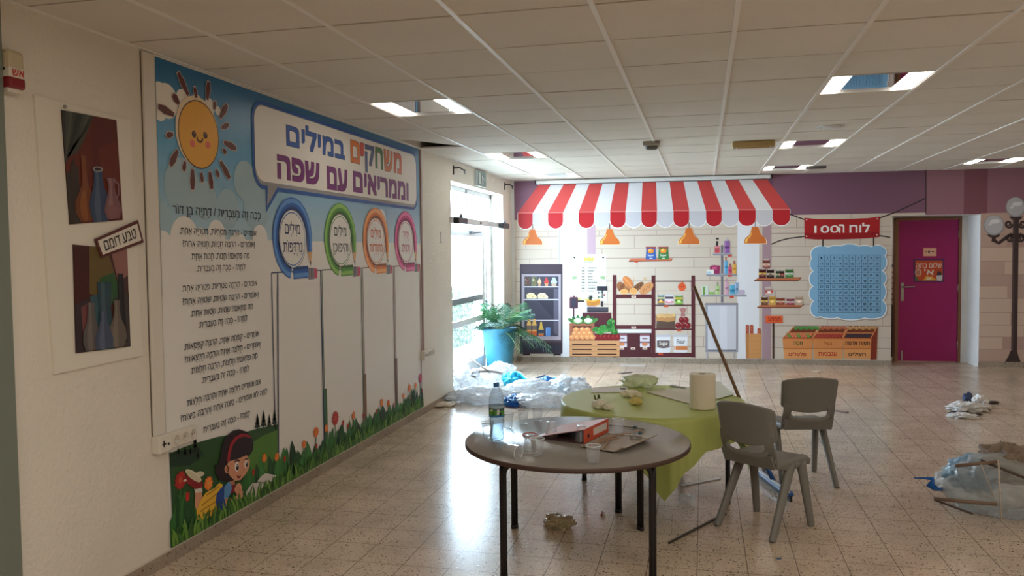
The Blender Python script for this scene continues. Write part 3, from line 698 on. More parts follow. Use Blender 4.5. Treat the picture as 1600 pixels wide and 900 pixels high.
for x, y in ((365, 632), (393, 632), (443, 655)): f.rr(x, y, x+22, 705, 9, (178, 82, 58)); f.line([(x+5, y+14), (x+16, y+22)], .008, (214, 130, 96), 1).line([(x+5, y+30), (x+16, y+38)], .008, (214, 130, 96), 1)
f.px([(363, 690), (470, 690), (468, 857), (367, 857)], (206, 148, 92), 1).px([(363, 690), (385, 690), (385, 857), (367, 857)], (184, 126, 76), 2)
for q in range(5): f.rect(386, 712+q*28, 468, 714+q*28, (190, 132, 80), 2)
f.build('printed_baguette_bag', shop)
f = A((1080, 360, 4.284), 8)
f.rect(543, 615, 556, 857, (74, 54, 52)).rect(497, 571, 613, 621, (222, 96, 54), 1).text('מבצע', 513, 583, 596, 608, (150, 34, 30), .03, 2)
f.build('printed_sale_sign', shop)
for brd, cans in ((((420, 333), (452, 317), (740, 313), (714, 333)), ((452, 256, 500, 320, (96, 46, 42)), (505, 260, 554, 320, (60, 44, 40)), (566, 268, 592, 319, (66, 84, 56)), (594, 268, 622, 319, (74, 66, 54)), (630, 258, 683, 318, (84, 130, 76)), (478, 194, 526, 258, (150, 92, 80)))),
                  (((440, 513), (470, 497), (754, 494), (730, 512)), ((470, 444, 512, 500, (110, 74, 52)), (522, 438, 564, 500, (206, 160, 78)), (570, 450, 626, 499, (150, 78, 60)), (638, 455, 690, 500, (150, 74, 88)), (697, 438, 746, 500, (196, 170, 150)), (495, 380, 546, 435, (206, 180, 170))))):
    f = A((1080, 360, 4.284), 6)
    f.px(brd, (190, 112, 76)).px([brd[0], brd[3], brd[2], (brd[2][0]-2, brd[2][1]+5), (brd[3][0], brd[3][1]+6), (brd[0][0]+2, brd[0][1]+6)], (110, 62, 48), 1)
    for x0, y0, x1, y1, c_ in cans:
        can(x0, y0, x1, y1, (200, 190, 184), [c_, tuple(max(0, q-34) for q in c_), rb.choice([(220, 200, 170), (206, 60, 56), (230, 190, 80), (226, 222, 216)]), c_], 2)
    f.build('printed_can_shelf', shop)
# banner, number chart, produce bins
f = A((1200, 320, 3.46), 8); BL = (52, 44, 46)
for p in (((118, 52), (197, 80)), ((18, 213), (60, 195), (110, 182), (197, 171)), ((601, 72), (690, 40), (854, -36)), ((601, 166), (660, 176))): f.line(p, .016, BL)
f.rect(293, 178, 300, 252, BL).rect(567, 170, 574, 252, BL)
f.px([(196, 70), (260, 77), (400, 78), (540, 72), (604, 64), (602, 174), (540, 181), (400, 187), (260, 188), (197, 182)], (172, 34, 38), 1)
f.px([(196, 150), (260, 158), (400, 160), (602, 146), (602, 174), (540, 181), (400, 187), (260, 188), (197, 182)], (152, 26, 32), 2)
for x, y in ((208, 80), (590, 76), (208, 170), (588, 162)): f.ell(x, y, 4, 4, (226, 216, 206), 3, n=10)
f.text('100', 250, 112, 383, 152, (238, 232, 226), .03, 3).text('ה', 383, 106, 412, 151, (238, 232, 226), .04, 3)
f.text('לוח', 440, 97, 549, 150, (238, 232, 226), .045, 3)
f.build('printed_banner', shop)
f = A((1445, 265, 4), 8); f.rect(4, 2, 9, 280, (70, 48, 56)); f.build('printed_pole', shop)
f = A((1200, 320, 3.46), 6)
def cloud(grow, c, l, dx=0, dy=0):
    f.rr(258-grow+dx, 250-grow+dy, 616+grow+dx, 590+grow+dy, 20, c, l)
    for q, (x, y, rx, ry) in enumerate(((290, 250, 50, 26), (370, 244, 55, 22), (440, 240, 60, 26), (520, 246, 58, 24), (590, 256, 48, 36), (608, 310, 32, 46), (604, 395, 34, 40), (606, 470, 30, 50), (600, 560, 38, 48), (560, 594, 60, 20), (450, 600, 80, 20), (340, 592, 66, 20), (268, 560, 38, 46), (258, 480, 34, 42), (260, 400, 36, 44), (262, 320, 34, 44), (268, 268, 36, 36))): f.ell(x+dx, y+dy, rx+grow, ry+grow, c, l-.05-.05*q, n=20)
f.l = 6; cloud(6, (176, 160, 152), 0, 5, 6); cloud(5, (240, 240, 240), 1.5); cloud(0, (132, 180, 214), 3); f.l = 7
GX0, GY0, GX1, GY1 = 271, 271, 606, 582
f.rect(GX0, GY0, GX1, GY1, (126, 174, 208), 3)
for k in range(11):
    x = GX0+(GX1-GX0)*k/10; y = GY0+(GY1-GY0)*k/10
    f.rect(x-1, GY0, x+1, GY1, (66, 92, 118), 4).rect(GX0, y-1, GX1, y+1, (66, 92, 118), 4)
for k in range(100):
    x = GX0+(GX1-GX0)*(k % 10)/10; y = GY0+(GY1-GY0)*(k//10)/10; s_ = str(k+1); w_ = 4*len(s_) if len(s_) < 3 else 10
    f.text(s_, x+17-w_, y+10, x+17+w_, y+23, (44, 52, 72), .015, 5)
f.build('printed_number_chart', shop)
OR1, OR2 = (216, 140, 82), (198, 116, 62)
for k, (xa, xb, ta, tc1, tb, tc2, xt0, xt1, prod1, prod2) in enumerate(((78, 240, 'חסה', (58, 96, 48), 'פלפלים', (176, 52, 38), 141, 278, (76, 140, 66), (206, 110, 80)), (240, 405, 'בצל', (168, 88, 36), 'עגבניות', (186, 46, 34), 285, 428, (186, 104, 70), (170, 62, 50)), (403, 560, 'תפוח אדמה', (52, 40, 36), 'חצילים', (46, 36, 36), 436, 592, (190, 146, 90), (64, 50, 58)))):
    f = A((1200, 320, 3.46), 6)
    f.px([(xa, 720), (xt0, 655), (xt1, 657), (xb-2, 722)], (120, 58, 40)).px([(xa, 720), (xa+7, 720), (xt0+5, 657), (xt0, 655)], (206, 128, 78), 1).px([(xb-8, 722), (xb-2, 722), (xt1, 657), (xt1-6, 657)], (206, 128, 78), 1)
    f.px([(xa+24, 690), (xb+20, 690), (xb+17, 696), (xa+20, 696)], (206, 128, 78), 3)
    for q in range(9): f.ell(xt0+8+q*(xt1-xt0-18)/8, 668-(q % 2)*5, 10, 9, prod1, 2+q % 2, n=12).ell(xt0+6+q*(xt1-xt0-18)/8, 665-(q % 2)*5, 4, 3, tuple(min(255, z+40) for z in prod1), 4, n=8)
    for q in range(16):
        r_ = q//8; x = xa+22+(1-r_)*10+(q % 8)*(xb-xa-38)/7.2; f.ell(x, 702+r_*10, 10, 7, prod2 if (k or q % 3) else (96, 150, 60), 2+r_, n=12).ell(x-2, 700+r_*10, 3, 2, tuple(min(255, z+50) for z in prod2), 4, n=8)
    f.px([(xa, 720), (xb, 722), (xb-1, 777), (xa+5, 777)], OR1, 5).px([(xa+5, 777), (xb-1, 777), (xb-2, 834), (xa+10, 832)], (224, 156, 98), 5).px([(xa+4, 774), (xb, 774), (xb, 781), (xa+5, 781)], OR2, 6).px([(xa, 719), (xb, 721), (xb, 726), (xa, 725)], (196, 106, 58), 6)
    if k == 2: f.px([(558, 722), (592, 660), (586, 836), (553, 838)], (132, 52, 36), 6)
    m_ = (xa+xb)/2; wa = {0: 26, 1: 22, 2: 66}[k]; wb = {0: 47, 1: 50, 2: 46}[k]
    f.text(ta, m_-wa+2, 738, m_+wa+2, 758, tc1, .03, 7).text(tb, m_-wb, 796, m_+wb, 817, tc2, .03, 7)
    f.build('printed_produce_bin', shop)
# street lamp
f = A((1360, 250, 2.647), 6); IR, IR2 = (66, 52, 52), (92, 76, 76)
f.px([(589, 232), (614, 232), (606, 792), (582, 792)], IR).px([(590, 240), (596, 240), (590, 790), (586, 790)], IR2, 1).px([(578, 790), (606, 790), (612, 812), (622, 836), (555, 836), (570, 812)], IR)
def spiral(cx, cy, r0, a0, turns, sgn, w_=.03):
    f.line([(cx+sgn*r0*(1-t/22)*math.cos(a0+t/18*turns*6.28), cy+r0*(1-t/22)*math.sin(a0+t/18*turns*6.28)) for t in range(19)], w_, IR, 1)
for sg_ in (1, -1):
    X = lambda x: 600-sg_*(600-x)
    f.line([(X(510), 332), (X(530), 344), (X(560), 322), (X(580), 308), (X(598), 318)], .045, IR, 1)
    f.px([(X(482), 308), (X(538), 308), (X(530), 318), (X(518), 322), (X(520), 338), (X(500), 338), (X(502), 322), (X(490), 318)], IR, 1)
    spiral(X(572), 265, 17, 0, 1.3, sg_); spiral(X(578), 322, 16, .5, 1.2, sg_)
    f.ell(X(510), 270, 43, 42, (152, 152, 156), 2, n=28).ell(X(510), 268, 39, 38, (186, 186, 190), 3, n=28).ell(X(514), 254, 21, 9, (224, 224, 226), 4, rot=-6).ell(X(495), 266, 9, 5, (216, 216, 218), 4, rot=-20)
f.px([(574, 234), (630, 234), (622, 246), (612, 250), (592, 250), (584, 246)], IR, 1)
f.ell(600, 195, 41, 42, (152, 152, 156), 2, n=28).ell(600, 193, 37, 38, (186, 186, 190), 3, n=28).ell(606, 182, 21, 9, (224, 224, 226), 4, rot=-6).ell(584, 196, 9, 5, (216, 216, 218), 4, rot=-20)
f.build('printed_street_lamp', shop)
# ---------------------------------------------------------------- recess: magenta door, dark gap with shelves
M_WOOD = mat('brown_door_wood', (134, 92, 66), .5, noise=(30, .1))
M_MAG = mat('magenta_paint', (160, 34, 104), .38, spec=.4, bump=(30, .05))
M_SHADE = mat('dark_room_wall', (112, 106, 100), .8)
# room behind the gap
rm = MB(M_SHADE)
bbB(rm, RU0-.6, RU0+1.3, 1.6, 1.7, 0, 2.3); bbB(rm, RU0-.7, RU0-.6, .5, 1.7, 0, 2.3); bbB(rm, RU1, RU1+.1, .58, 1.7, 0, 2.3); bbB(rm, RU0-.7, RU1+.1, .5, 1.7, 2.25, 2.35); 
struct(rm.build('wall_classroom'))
rk = thing('drawer_unit', 'pale unit of stacked shallow drawers seen through the dark gap beside the magenta door', 'drawer unit', B3(RU0+.2, 0, -1.0), DB)
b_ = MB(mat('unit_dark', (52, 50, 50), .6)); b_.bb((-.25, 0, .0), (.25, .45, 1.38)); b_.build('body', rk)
for k in range(7): MB(mat('drawer_cream', (176, 166, 146), .5)).bb((-.24, -.02, .78+k*.082), (.24, .0, .845+k*.082), None, .004).build('drawer', rk)
DU0, DD = 2.735, .45
d1 = struct(thing('door_1', None, None))
fr = MB(M_WOOD)
def bD(mb, u0, u1, z0, z1, d0, d1_, m=None): return bbB(mb, u0, u1, d0, d1_, z0, z1, m)
bD(fr, DU0-.04, DU0, 0, 2.05, DD-.03, DD+.1); bD(fr, 3.525, 3.56, 0, 2.05, DD-.03, DD+.1); bD(fr, DU0-.04, 3.56, 2.015, 2.05, DD-.03, DD+.1)
struct(fr.build('door_frame', d1))
bD(fr := MB(M_WALL2), 3.56, RU1+.02, 0, RZ, DD-.02, DD+.1); bD(fr, RU0, RU1, 2.05, RZ+.02, DD, DD+.1); struct(fr.build('door_reveal', d1))
lf = MB(M_MAG); bD(lf, DU0+.003, 3.522, .012, 2.012, DD-.012, DD+.028); struct(lf.build('door_leaf', d1))
MET = mat('brushed_steel', (176, 174, 170), .3, metal=.9)
h = MB(MET); hu = DU0+.055
bD(h, hu-.022, hu+.022, .87, 1.13, DD-.022, DD-.012)
h.tube([B3(hu, 1.07, -DD+.02), B3(hu, 1.07, -DD+.065), B3(hu+.02, 1.07, -DD+.068), B3(hu+.15, 1.075, -DD+.065)], .010)
h.tube([B3(hu, .92, -DD+.02), B3(hu, .92, -DD+.035)], .012)
struct(h.build('door_handle', d1))
h = MB(MET); bD(h, hu-.01, hu+.01, .02, .16, DD-.03, DD-.012); struct(h.build('door_stop', d1))
h = MB(MET)
for z in (.25, 1.05, 1.8): h.tube([B3(3.524, z-.05, -DD+.018), B3(3.524, z+.05, -DD+.018)], .009)
struct(h.build('door_hinge', d1))
# notices on the door: plane of the leaf
def Dp(x, y):
    d = ray(x, y); off = -DD+.0125; p = EYE + d*((NB.dot(PB-EYE)+off)/NB.dot(d)); return ((p-PB).dot(TB), p.z)
def D3(u, v, n=0): return B3(u, v, -DD+.0125+n)
def AD(): return Art(Dp, D3, 1, (1360, 250, 2.647))
pl_ = thing('door_poster', 'orange welcome poster with white hebrew words on the magenta door', 'poster', D3(*Dp(1451, 422), .0))
def under(o, root):
    bpy.context.view_layer.update(); o.parent = root; o.matrix_parent_inverse = Matrix.Translation(root.location).inverted()
f = AD(); f.rect(178, 410, 304, 505, (78, 52, 110)).rect(185, 415, 299, 499, (208, 84, 50), 1); under(f.build('poster_sheet', None), pl_)
f = AD(); f.l = 4
f.text('שלום כתה', 190, 423, 294, 446, (236, 226, 214), .02).text("א'", 222, 450, 262, 475, (240, 232, 222), .035)
under(f.build('lettering', None), pl_)
f = AD(); f.l = 4
f.ell(198, 465, 14, 16, (226, 180, 150)).ell(197, 466, 9, 11, (196, 130, 110), 1).px([(272, 478), (298, 476), (296, 499), (275, 499)], (222, 220, 222)).px([(274, 478), (278, 458), (284, 462), (288, 456), (296, 476)], (60, 56, 64), 1)
f.px([(215, 498), (228, 486), (222, 484), (236, 478), (244, 484), (252, 478), (262, 488), (270, 492), (272, 498)], (234, 172, 62)).ell(242, 490, 12, 6, (240, 226, 190), 1)
f.px([(184, 480), (192, 484), (200, 498), (186, 498)], (90, 130, 70))
under(f.build('school_things_picture', None), pl_)
pq = thing('door_plaque', 'small pale pink room plaque above the poster on the magenta door', 'plaque', D3(*Dp(1452, 393), .0))
f = AD(); f.rr(218, 363, 273, 398, 3, (232, 172, 152)).rect(223, 368, 268, 393, (238, 190, 168), 1).text('א', 238, 374, 247, 386, (60, 40, 40), .03, 2).rect(228, 378, 234, 381, (90, 60, 56), 2).rect(252, 378, 264, 381, (90, 60, 56), 2); under(f.build('plaque_plate', None), pq)
# ---------------------------------------------------------------- things on the back wall
cs = thing('projection_screen', 'long white roll-up screen case fixed above the striped awning', 'projection screen', B3(-.73, 2.64, 0), DB)
b_ = MB(M_METAL); b_.box((0, -.055, -.003), (3.30, .10, .055), bev=.014); b_.build('case', cs)
b_ = MB(mat('screen_slot', (60, 58, 58), .6)); b_.box((0, -.055, -.033), (3.2, .03, .012)); b_.build('bottom_slat', cs)
for sx in (-1, 1): MB(M_BLACK).box((sx*1.658, -.055, -.003), (.016, .104, .06), bev=.004).build('end_cap', cs)
# ================================================================ language mural on the left wall
lm = thing('wall_mural', 'tall printed mural with cartoon sun, poem and pencil rings on the left wall', 'wall mural', (0, 0, 0))
def AL(crop=None, base=1): return Art(Lp, L3, base, crop)
MU0, MU1, MV0, MV1 = 3.675, 7.655, .076, 2.664
def circ(f, u, v, r, c, l=0, n=24, sq=1):
    return f.uv([(u+r*sq*math.cos(2*math.pi*k/n), v+r*math.sin(2*math.pi*k/n)) for k in range(n)], c, l)
def clampu(pts): return [(min(MU1-.002, max(MU0+.001, u)), min(MV1, max(MV0, v))) for u, v in pts]
m = bpy.data.materials.new('printed_blue_sky'); m.use_nodes = True
_n = m.node_tree.nodes; _k = m.node_tree.links; tc = _n.new('ShaderNodeTexCoord'); sx = _n.new('ShaderNodeSeparateXYZ'); _k.new(tc.outputs['Object'], sx.inputs[0])
mr = _n.new('ShaderNodeMapRange'); mr.inputs[1].default_value = 1.75; mr.inputs[2].default_value = 2.62; _k.new(sx.outputs[2], mr.inputs[0])
rp = _n.new('ShaderNodeValToRGB'); _k.new(mr.outputs[0], rp.inputs[0]); e = rp.color_ramp.elements
e[0].color = lin((176, 204, 216))+(1,); e[1].color = lin((36, 112, 162))+(1,); x = e.new(.55); x.color = lin((92, 164, 204))+(1,)
_k.new(rp.outputs[0], _n['Principled BSDF'].inputs['Base Color']); _n['Principled BSDF'].inputs['Roughness'].default_value = .35
SKY = m; WHT = (232, 228, 222)
f = AL(base=0)
f.uv([(MU0, MV0), (MU1, MV0), (MU1, MV1), (MU0, MV1)], WHT)
vs_ = Lp(262, 372)[1]
f.uv([(MU0, vs_), (MU1, vs_), (MU1, MV1), (MU0, MV1)], SKY, 1)
f.build('printed_sky', lm)
f = AL((0, 60, 2.25), 3)
def puff(x, y, r, c, l): 
    u, v = f.q(x, y); rv = f.q(x, y-r)[1]-v
    f.uv(clampu([(u+rv*math.cos(2*math.pi*k/26), v+rv*math.sin(2*math.pi*k/26)) for k in range(26)]), c, l)
for k, (x, y, r) in enumerate(((560, 190, 38), (585, 220, 62), (560, 250, 40), (640, 215, 36), (690, 230, 34), (735, 240, 30), (765, 255, 16))): puff(x, y, r, (236, 230, 218), k*.12)
f.build('printed_clouds', lm); f.mb = MB(); f.mb.nonorm = 1; f.mb.nomerge = 1
HZ = (164, 192, 202)
for k, (x, y, r) in enumerate(((640, 520, 100), (720, 570, 70), (560, 640, 70), (860, 500, 70), (930, 520, 60), (800, 600, 70), (900, 600, 80))): puff(x, y, r, HZ, 1+k*.12)
f.build('printed_clouds', lm)
f = AL((240, 300, 4.5), 6)
for k, (x, y, r) in enumerate(((215, 330, 160), (440, 300, 105), (330, 330, 80), (60, 380, 110), (590, 400, 120), (745, 330, 100), (850, 420, 90), (1050, 300, 60), (1250, 200, 60), (1330, 250, 80), (1600, 200, 80))): puff(x, y, r, WHT, k*.12)
vq = f.q(400, 330)[1]; f.uv([(MU0, f.q(215, 400)[1]-.25), (MU1, f.q(215, 400)[1]-.25), (MU1, f.q(215, 345)[1]-.02), (MU0, f.q(215, 345)[1]-.02)], WHT, 1.5)
f.build('printed_white_clouds', lm)
# sun
f = AL((0, 60, 2.25), 9)
u0, v0 = Lp(310, 210.5); ru = (Lp(341.5, 215)[0]-Lp(278, 207)[0])/2; rv = (Lp(309, 157)[1]-Lp(313, 264)[1])/2
def sune(s_, c, l, du=0, dv=0): f.uv([(u0+du+ru*s_*math.cos(2*math.pi*k/40), v0+dv+rv*s_*math.sin(2*math.pi*k/40)) for k in range(40)], c, l)
sune(1.05, (236, 214, 180), 0, -.012, .012); sune(1.0, (96, 58, 36), 1); sune(.965, (238, 176, 66), 2)
for du, dv in ((-.26, -.02), (.30, .02)):
    f.uv([(u0+ru*(du+.11*math.cos(k*.524)), v0+rv*(dv+.105*math.sin(k*.524))) for k in range(12)], (84, 50, 44), 3)
    f.uv([(u0+ru*(du+.02+.04*math.cos(k*.7)), v0+rv*(dv+.04+.035*math.sin(k*.7))) for k in range(9)], (150, 110, 90), 4)
for du, dv in ((-.34, -.30), (.42, -.25)): f.uv([(u0+ru*(du+.13*math.cos(k*.524)), v0+rv*(dv+.11*math.sin(k*.524))) for k in range(12)], (230, 120, 96), 3)
f.line([(u0+ru*(.02+.14*math.cos(math.pi*(1+k/8))), v0+rv*(-.08+.13*math.sin(math.pi*(1+k/8)))) for k in range(9)], .012, (84, 50, 44), 3, conv=False)
f.build('printed_sun', lm)
f = AL((0, 0, 4), 9)
R4 = [((1108, 455), (1172, 595)), ((1210, 545), (1222, 605)), ((1300, 512), (1290, 622)), ((1340, 635), (1334, 684)), ((1415, 655), (1370, 738)), ((1425, 778), (1380, 800))]
R2 = [((828, 388), (785, 365)), ((793, 402), (780, 391)), ((805, 492), (772, 432)), ((767, 487), (757, 462)), ((742, 529), (735, 470)), ((709, 506), (705, 472)), ((674, 532), (675, 460)), ((643, 466), (648, 433)), ((596, 447), (622, 394)), ((582, 341), (606, 337)), ((553, 239), (609, 269)), ((605, 198), (627, 230))]
for a, b in R4+[((p[0]/2.25*4, (p[1]/2.25+60)*4), (q[0]/2.25*4, (q[1]/2.25+60)*4)) for p, q in R2]:
    f.mb = MB(); f.mb.nonorm = 1; f.mb.nomerge = 1
    w_ = .045 if abs(a[0]-b[0])+abs(a[1]-b[1]) > 75 else .034
    pa, pb = f.q(*a), f.q(*b); pm = ((pa[0]*.6+pb[0]*.4), (pa[1]*.6+pb[1]*.4))
    for ww, c, l, ex in ((w_+.010, (206, 190, 182), 0, .006), (w_, (104, 58, 54), 1, 0)):
        d = Vector((pb[0]-pa[0], pb[1]-pa[1])).normalized()
        A0 = (pa[0]-d.x*ex, pa[1]-d.y*ex); B0 = (pb[0]+d.x*ex, pb[1]+d.y*ex); nx, ny = -d.y, d.x
        f.uv([(A0[0]+nx*ww*.28, A0[1]+ny*ww*.28), (pm[0]+nx*ww*.5, pm[1]+ny*ww*.5), (B0[0]+nx*ww*.25, B0[1]+ny*ww*.25), (B0[0]-nx*ww*.25, B0[1]-ny*ww*.25), (pm[0]-nx*ww*.5, pm[1]-ny*ww*.5), (A0[0]-nx*ww*.28, A0[1]-ny*ww*.28)], c, l)
    f.build('printed_sun_ray', lm)
# poem
f = AL((240, 300, 4.5), 10); INK = (36, 42, 58)
def tl(f, s, xl, yl, xr, yr, h, c, bold=0.0, l=0, yt=None):
    a, b = f.q(xl, yl), f.q(xr, yr); v = (a[1]+b[1])/2
    if yt is not None: f.text_uv(s, a[0], b[0], v, f.q(xl, yt)[1], c, bold, l)
    else: f.text_uv(s, a[0], b[0], v, v+h, c, bold, l, keep=True)
tl(f, 'כָּכָה זֶה בְּעִבְרִית / דָּתְיָה בֶּן דּוֹר', 130, 153, 748, 190, .042, INK, .004)
PO = [('אוֹמְרִים - הַרְבֵּה מִטְרִיּוֹת, מִטְרִיָּה אַחַת,', 178, 295, 718, 306), ('וְאוֹמְרִים - הַרְבֵּה חֲנֻיּוֹת, חֲנוּיָה אַחַת?', 200, 386, 706, 386), ('מַה פִּתְאֹם?! חֲנוּת, חֲנוּת אַחַת.', 255, 473, 668, 466), ('לָמָּה? - כָּכָה זֶה בְּעִבְרִית.', 297, 558, 640, 546),
      ('אוֹמְרִים - הַרְבֵּה פִּטְרִיּוֹת, פִּטְרִיָּה אַחַת.', 192, 698, 722, 660), ('וְאוֹמְרִים - הַרְבֵּה שְׁטֻיּוֹת, שְׁטוּיָה אַחַת?', 200, 788, 732, 742), ('מַה פִּתְאֹם?! שְׁטוּת, שְׁטוּת אַחַת.', 255, 872, 695, 825), ('לָמָּה? - כָּכָה זֶה בְּעִבְרִית.', 310, 953, 655, 906),
      ('אוֹמְרִים - קֻפְסָה אַחַת, הַרְבֵּה קֻפְסָאוֹת.', 208, 1105, 738, 1018), ('וְאוֹמְרִים - חֻלְצָה אַחַת הַרְבֵּה חֻלְצָאוֹת?', 215, 1188, 748, 1096), ('מַה פִּתְאֹם?! חֻלְצוֹת, הַרְבֵּה חֻלְצוֹת.', 255, 1272, 726, 1172), ('לָמָּה? - כָּכָה זֶה בְּעִבְרִית.', 333, 1342, 668, 1260),
      ('אִם אוֹמְרִים חֻלְצָה אַחַת וְהַרְבֵּה חֻלְצוֹת', 232, 1498, 748, 1356), ('לָמָּה לֹא אוֹמְרִים - בֵּיצָה אַחַת וְהַרְבֵּה בֵּיצוֹת?', 187, 1602, 795, 1428), ('לָמָּה? - כָּכָה זֶה בְּעִבְרִית', 345, 1682, 672, 1586)]
for s, a, b, c_, d in PO: tl(f, s, a, b, c_, d, .031, INK, .012)
f.build('printed_poem', lm)
# speech bubble
f = AL((380, 130, 2.727), 11)
ua, ub = f.q(36, 300)[0], f.q(739, 420)[0]; va, vb = (f.q(36, 442)[1]+f.q(700, 540)[1])/2, (f.q(60, 70)[1]+f.q(700, 285)[1])/2
def bub(g, c, l, tail=True):
    r = .13; pts = []
    for cx, cy, a0 in ((ub-r, vb-r, 90), (ub-r, va+r, 0), (ua+r, va+r, -90), (ua+r, vb-r, -180)):
        for k in range(8):
            a = math.radians(a0-k*90/7); pts.append((cx+(r-g)*math.cos(a), cy+(r-g)*math.sin(a)))
        if tail and cx == ub-r and cy == va+r:
            t1, t2, t3 = f.q(146, 462), f.q(95, 552), f.q(93, 450); pts += [(t1[0]-g*.4, va+g), (t2[0]+g*.4, t2[1]+g*1.6), (t3[0]+g, va+g)]
    f.uv(pts, c, l)
bub(0, (44, 92, 166), 0); bub(.026, (150, 148, 148), 1); 
g_ = va; va += .022; bub(.03, (236, 230, 222), 2, False); va = g_
f.build('printed_speech_bubble', lm)
f = AL((380, 130, 2.727), 15)
BLU, PUR = (58, 96, 170), (122, 42, 118)
tl(f, 'במילים', 180, 270, 430, 325, 0, (30, 50, 96), .08, 0, 153); tl(f, 'במילים', 181, 269, 429, 323, 0, BLU, .055, 1, 155); f.build('printed_headline_word', lm); f.mb = MB(); f.mb.nonorm = 1; f.mb.nomerge = 1
tp = lambda x: 240+(x-450)*(303-240)/222; bs = lambda x: 335+(x-455)*(388-335)/217
for ch, xa, xb, c, t, b in (('ם', 455, 494, (220, 124, 56), 0, 1), ('י', 497, 512, (206, 76, 66), 0, .6), ('ק', 517, 556, (72, 92, 140), .02, 1.3), ('ח', 561, 592, (74, 124, 70), 0, 1), ('ש', 597, 634, (206, 116, 60), 0, 1.02), ('מ', 639, 672, (206, 96, 66), 0, 1)):
    a, b_ = f.q(xa, bs(xa)), f.q(xb, bs(xb)); hh = f.q(xa, tp(xa))[1]-a[1]; vb_ = (a[1]+b_[1])/2
    f.text_uv(ch, a[0]-.004, b_[0]+.004, vb_+hh*(1-b)-.004, vb_+hh*(1-t)+.004, (110, 62, 50), .08, 0); f.text_uv(ch, a[0], b_[0], vb_+hh*(1-b), vb_+hh*(1-t), c, .055, 1)
f.build('printed_headline_word', lm)
for s, xa, ya, xb, yb, yt in (('שפה', 143, 412, 322, 432, 303), ('עם', 355, 448, 441, 470, 352), ('וממריאים', 466, 462, 701, 503, 372)):
    f.mb = MB(); f.mb.nonorm = 1; f.mb.nomerge = 1; tl(f, s, xa-1, ya, xb+1, yb, 0, (70, 24, 72), .08, 0, yt-1); tl(f, s, xa, ya, xb, yb, 0, PUR, .055, 1, yt); f.build('printed_headline_word', lm)
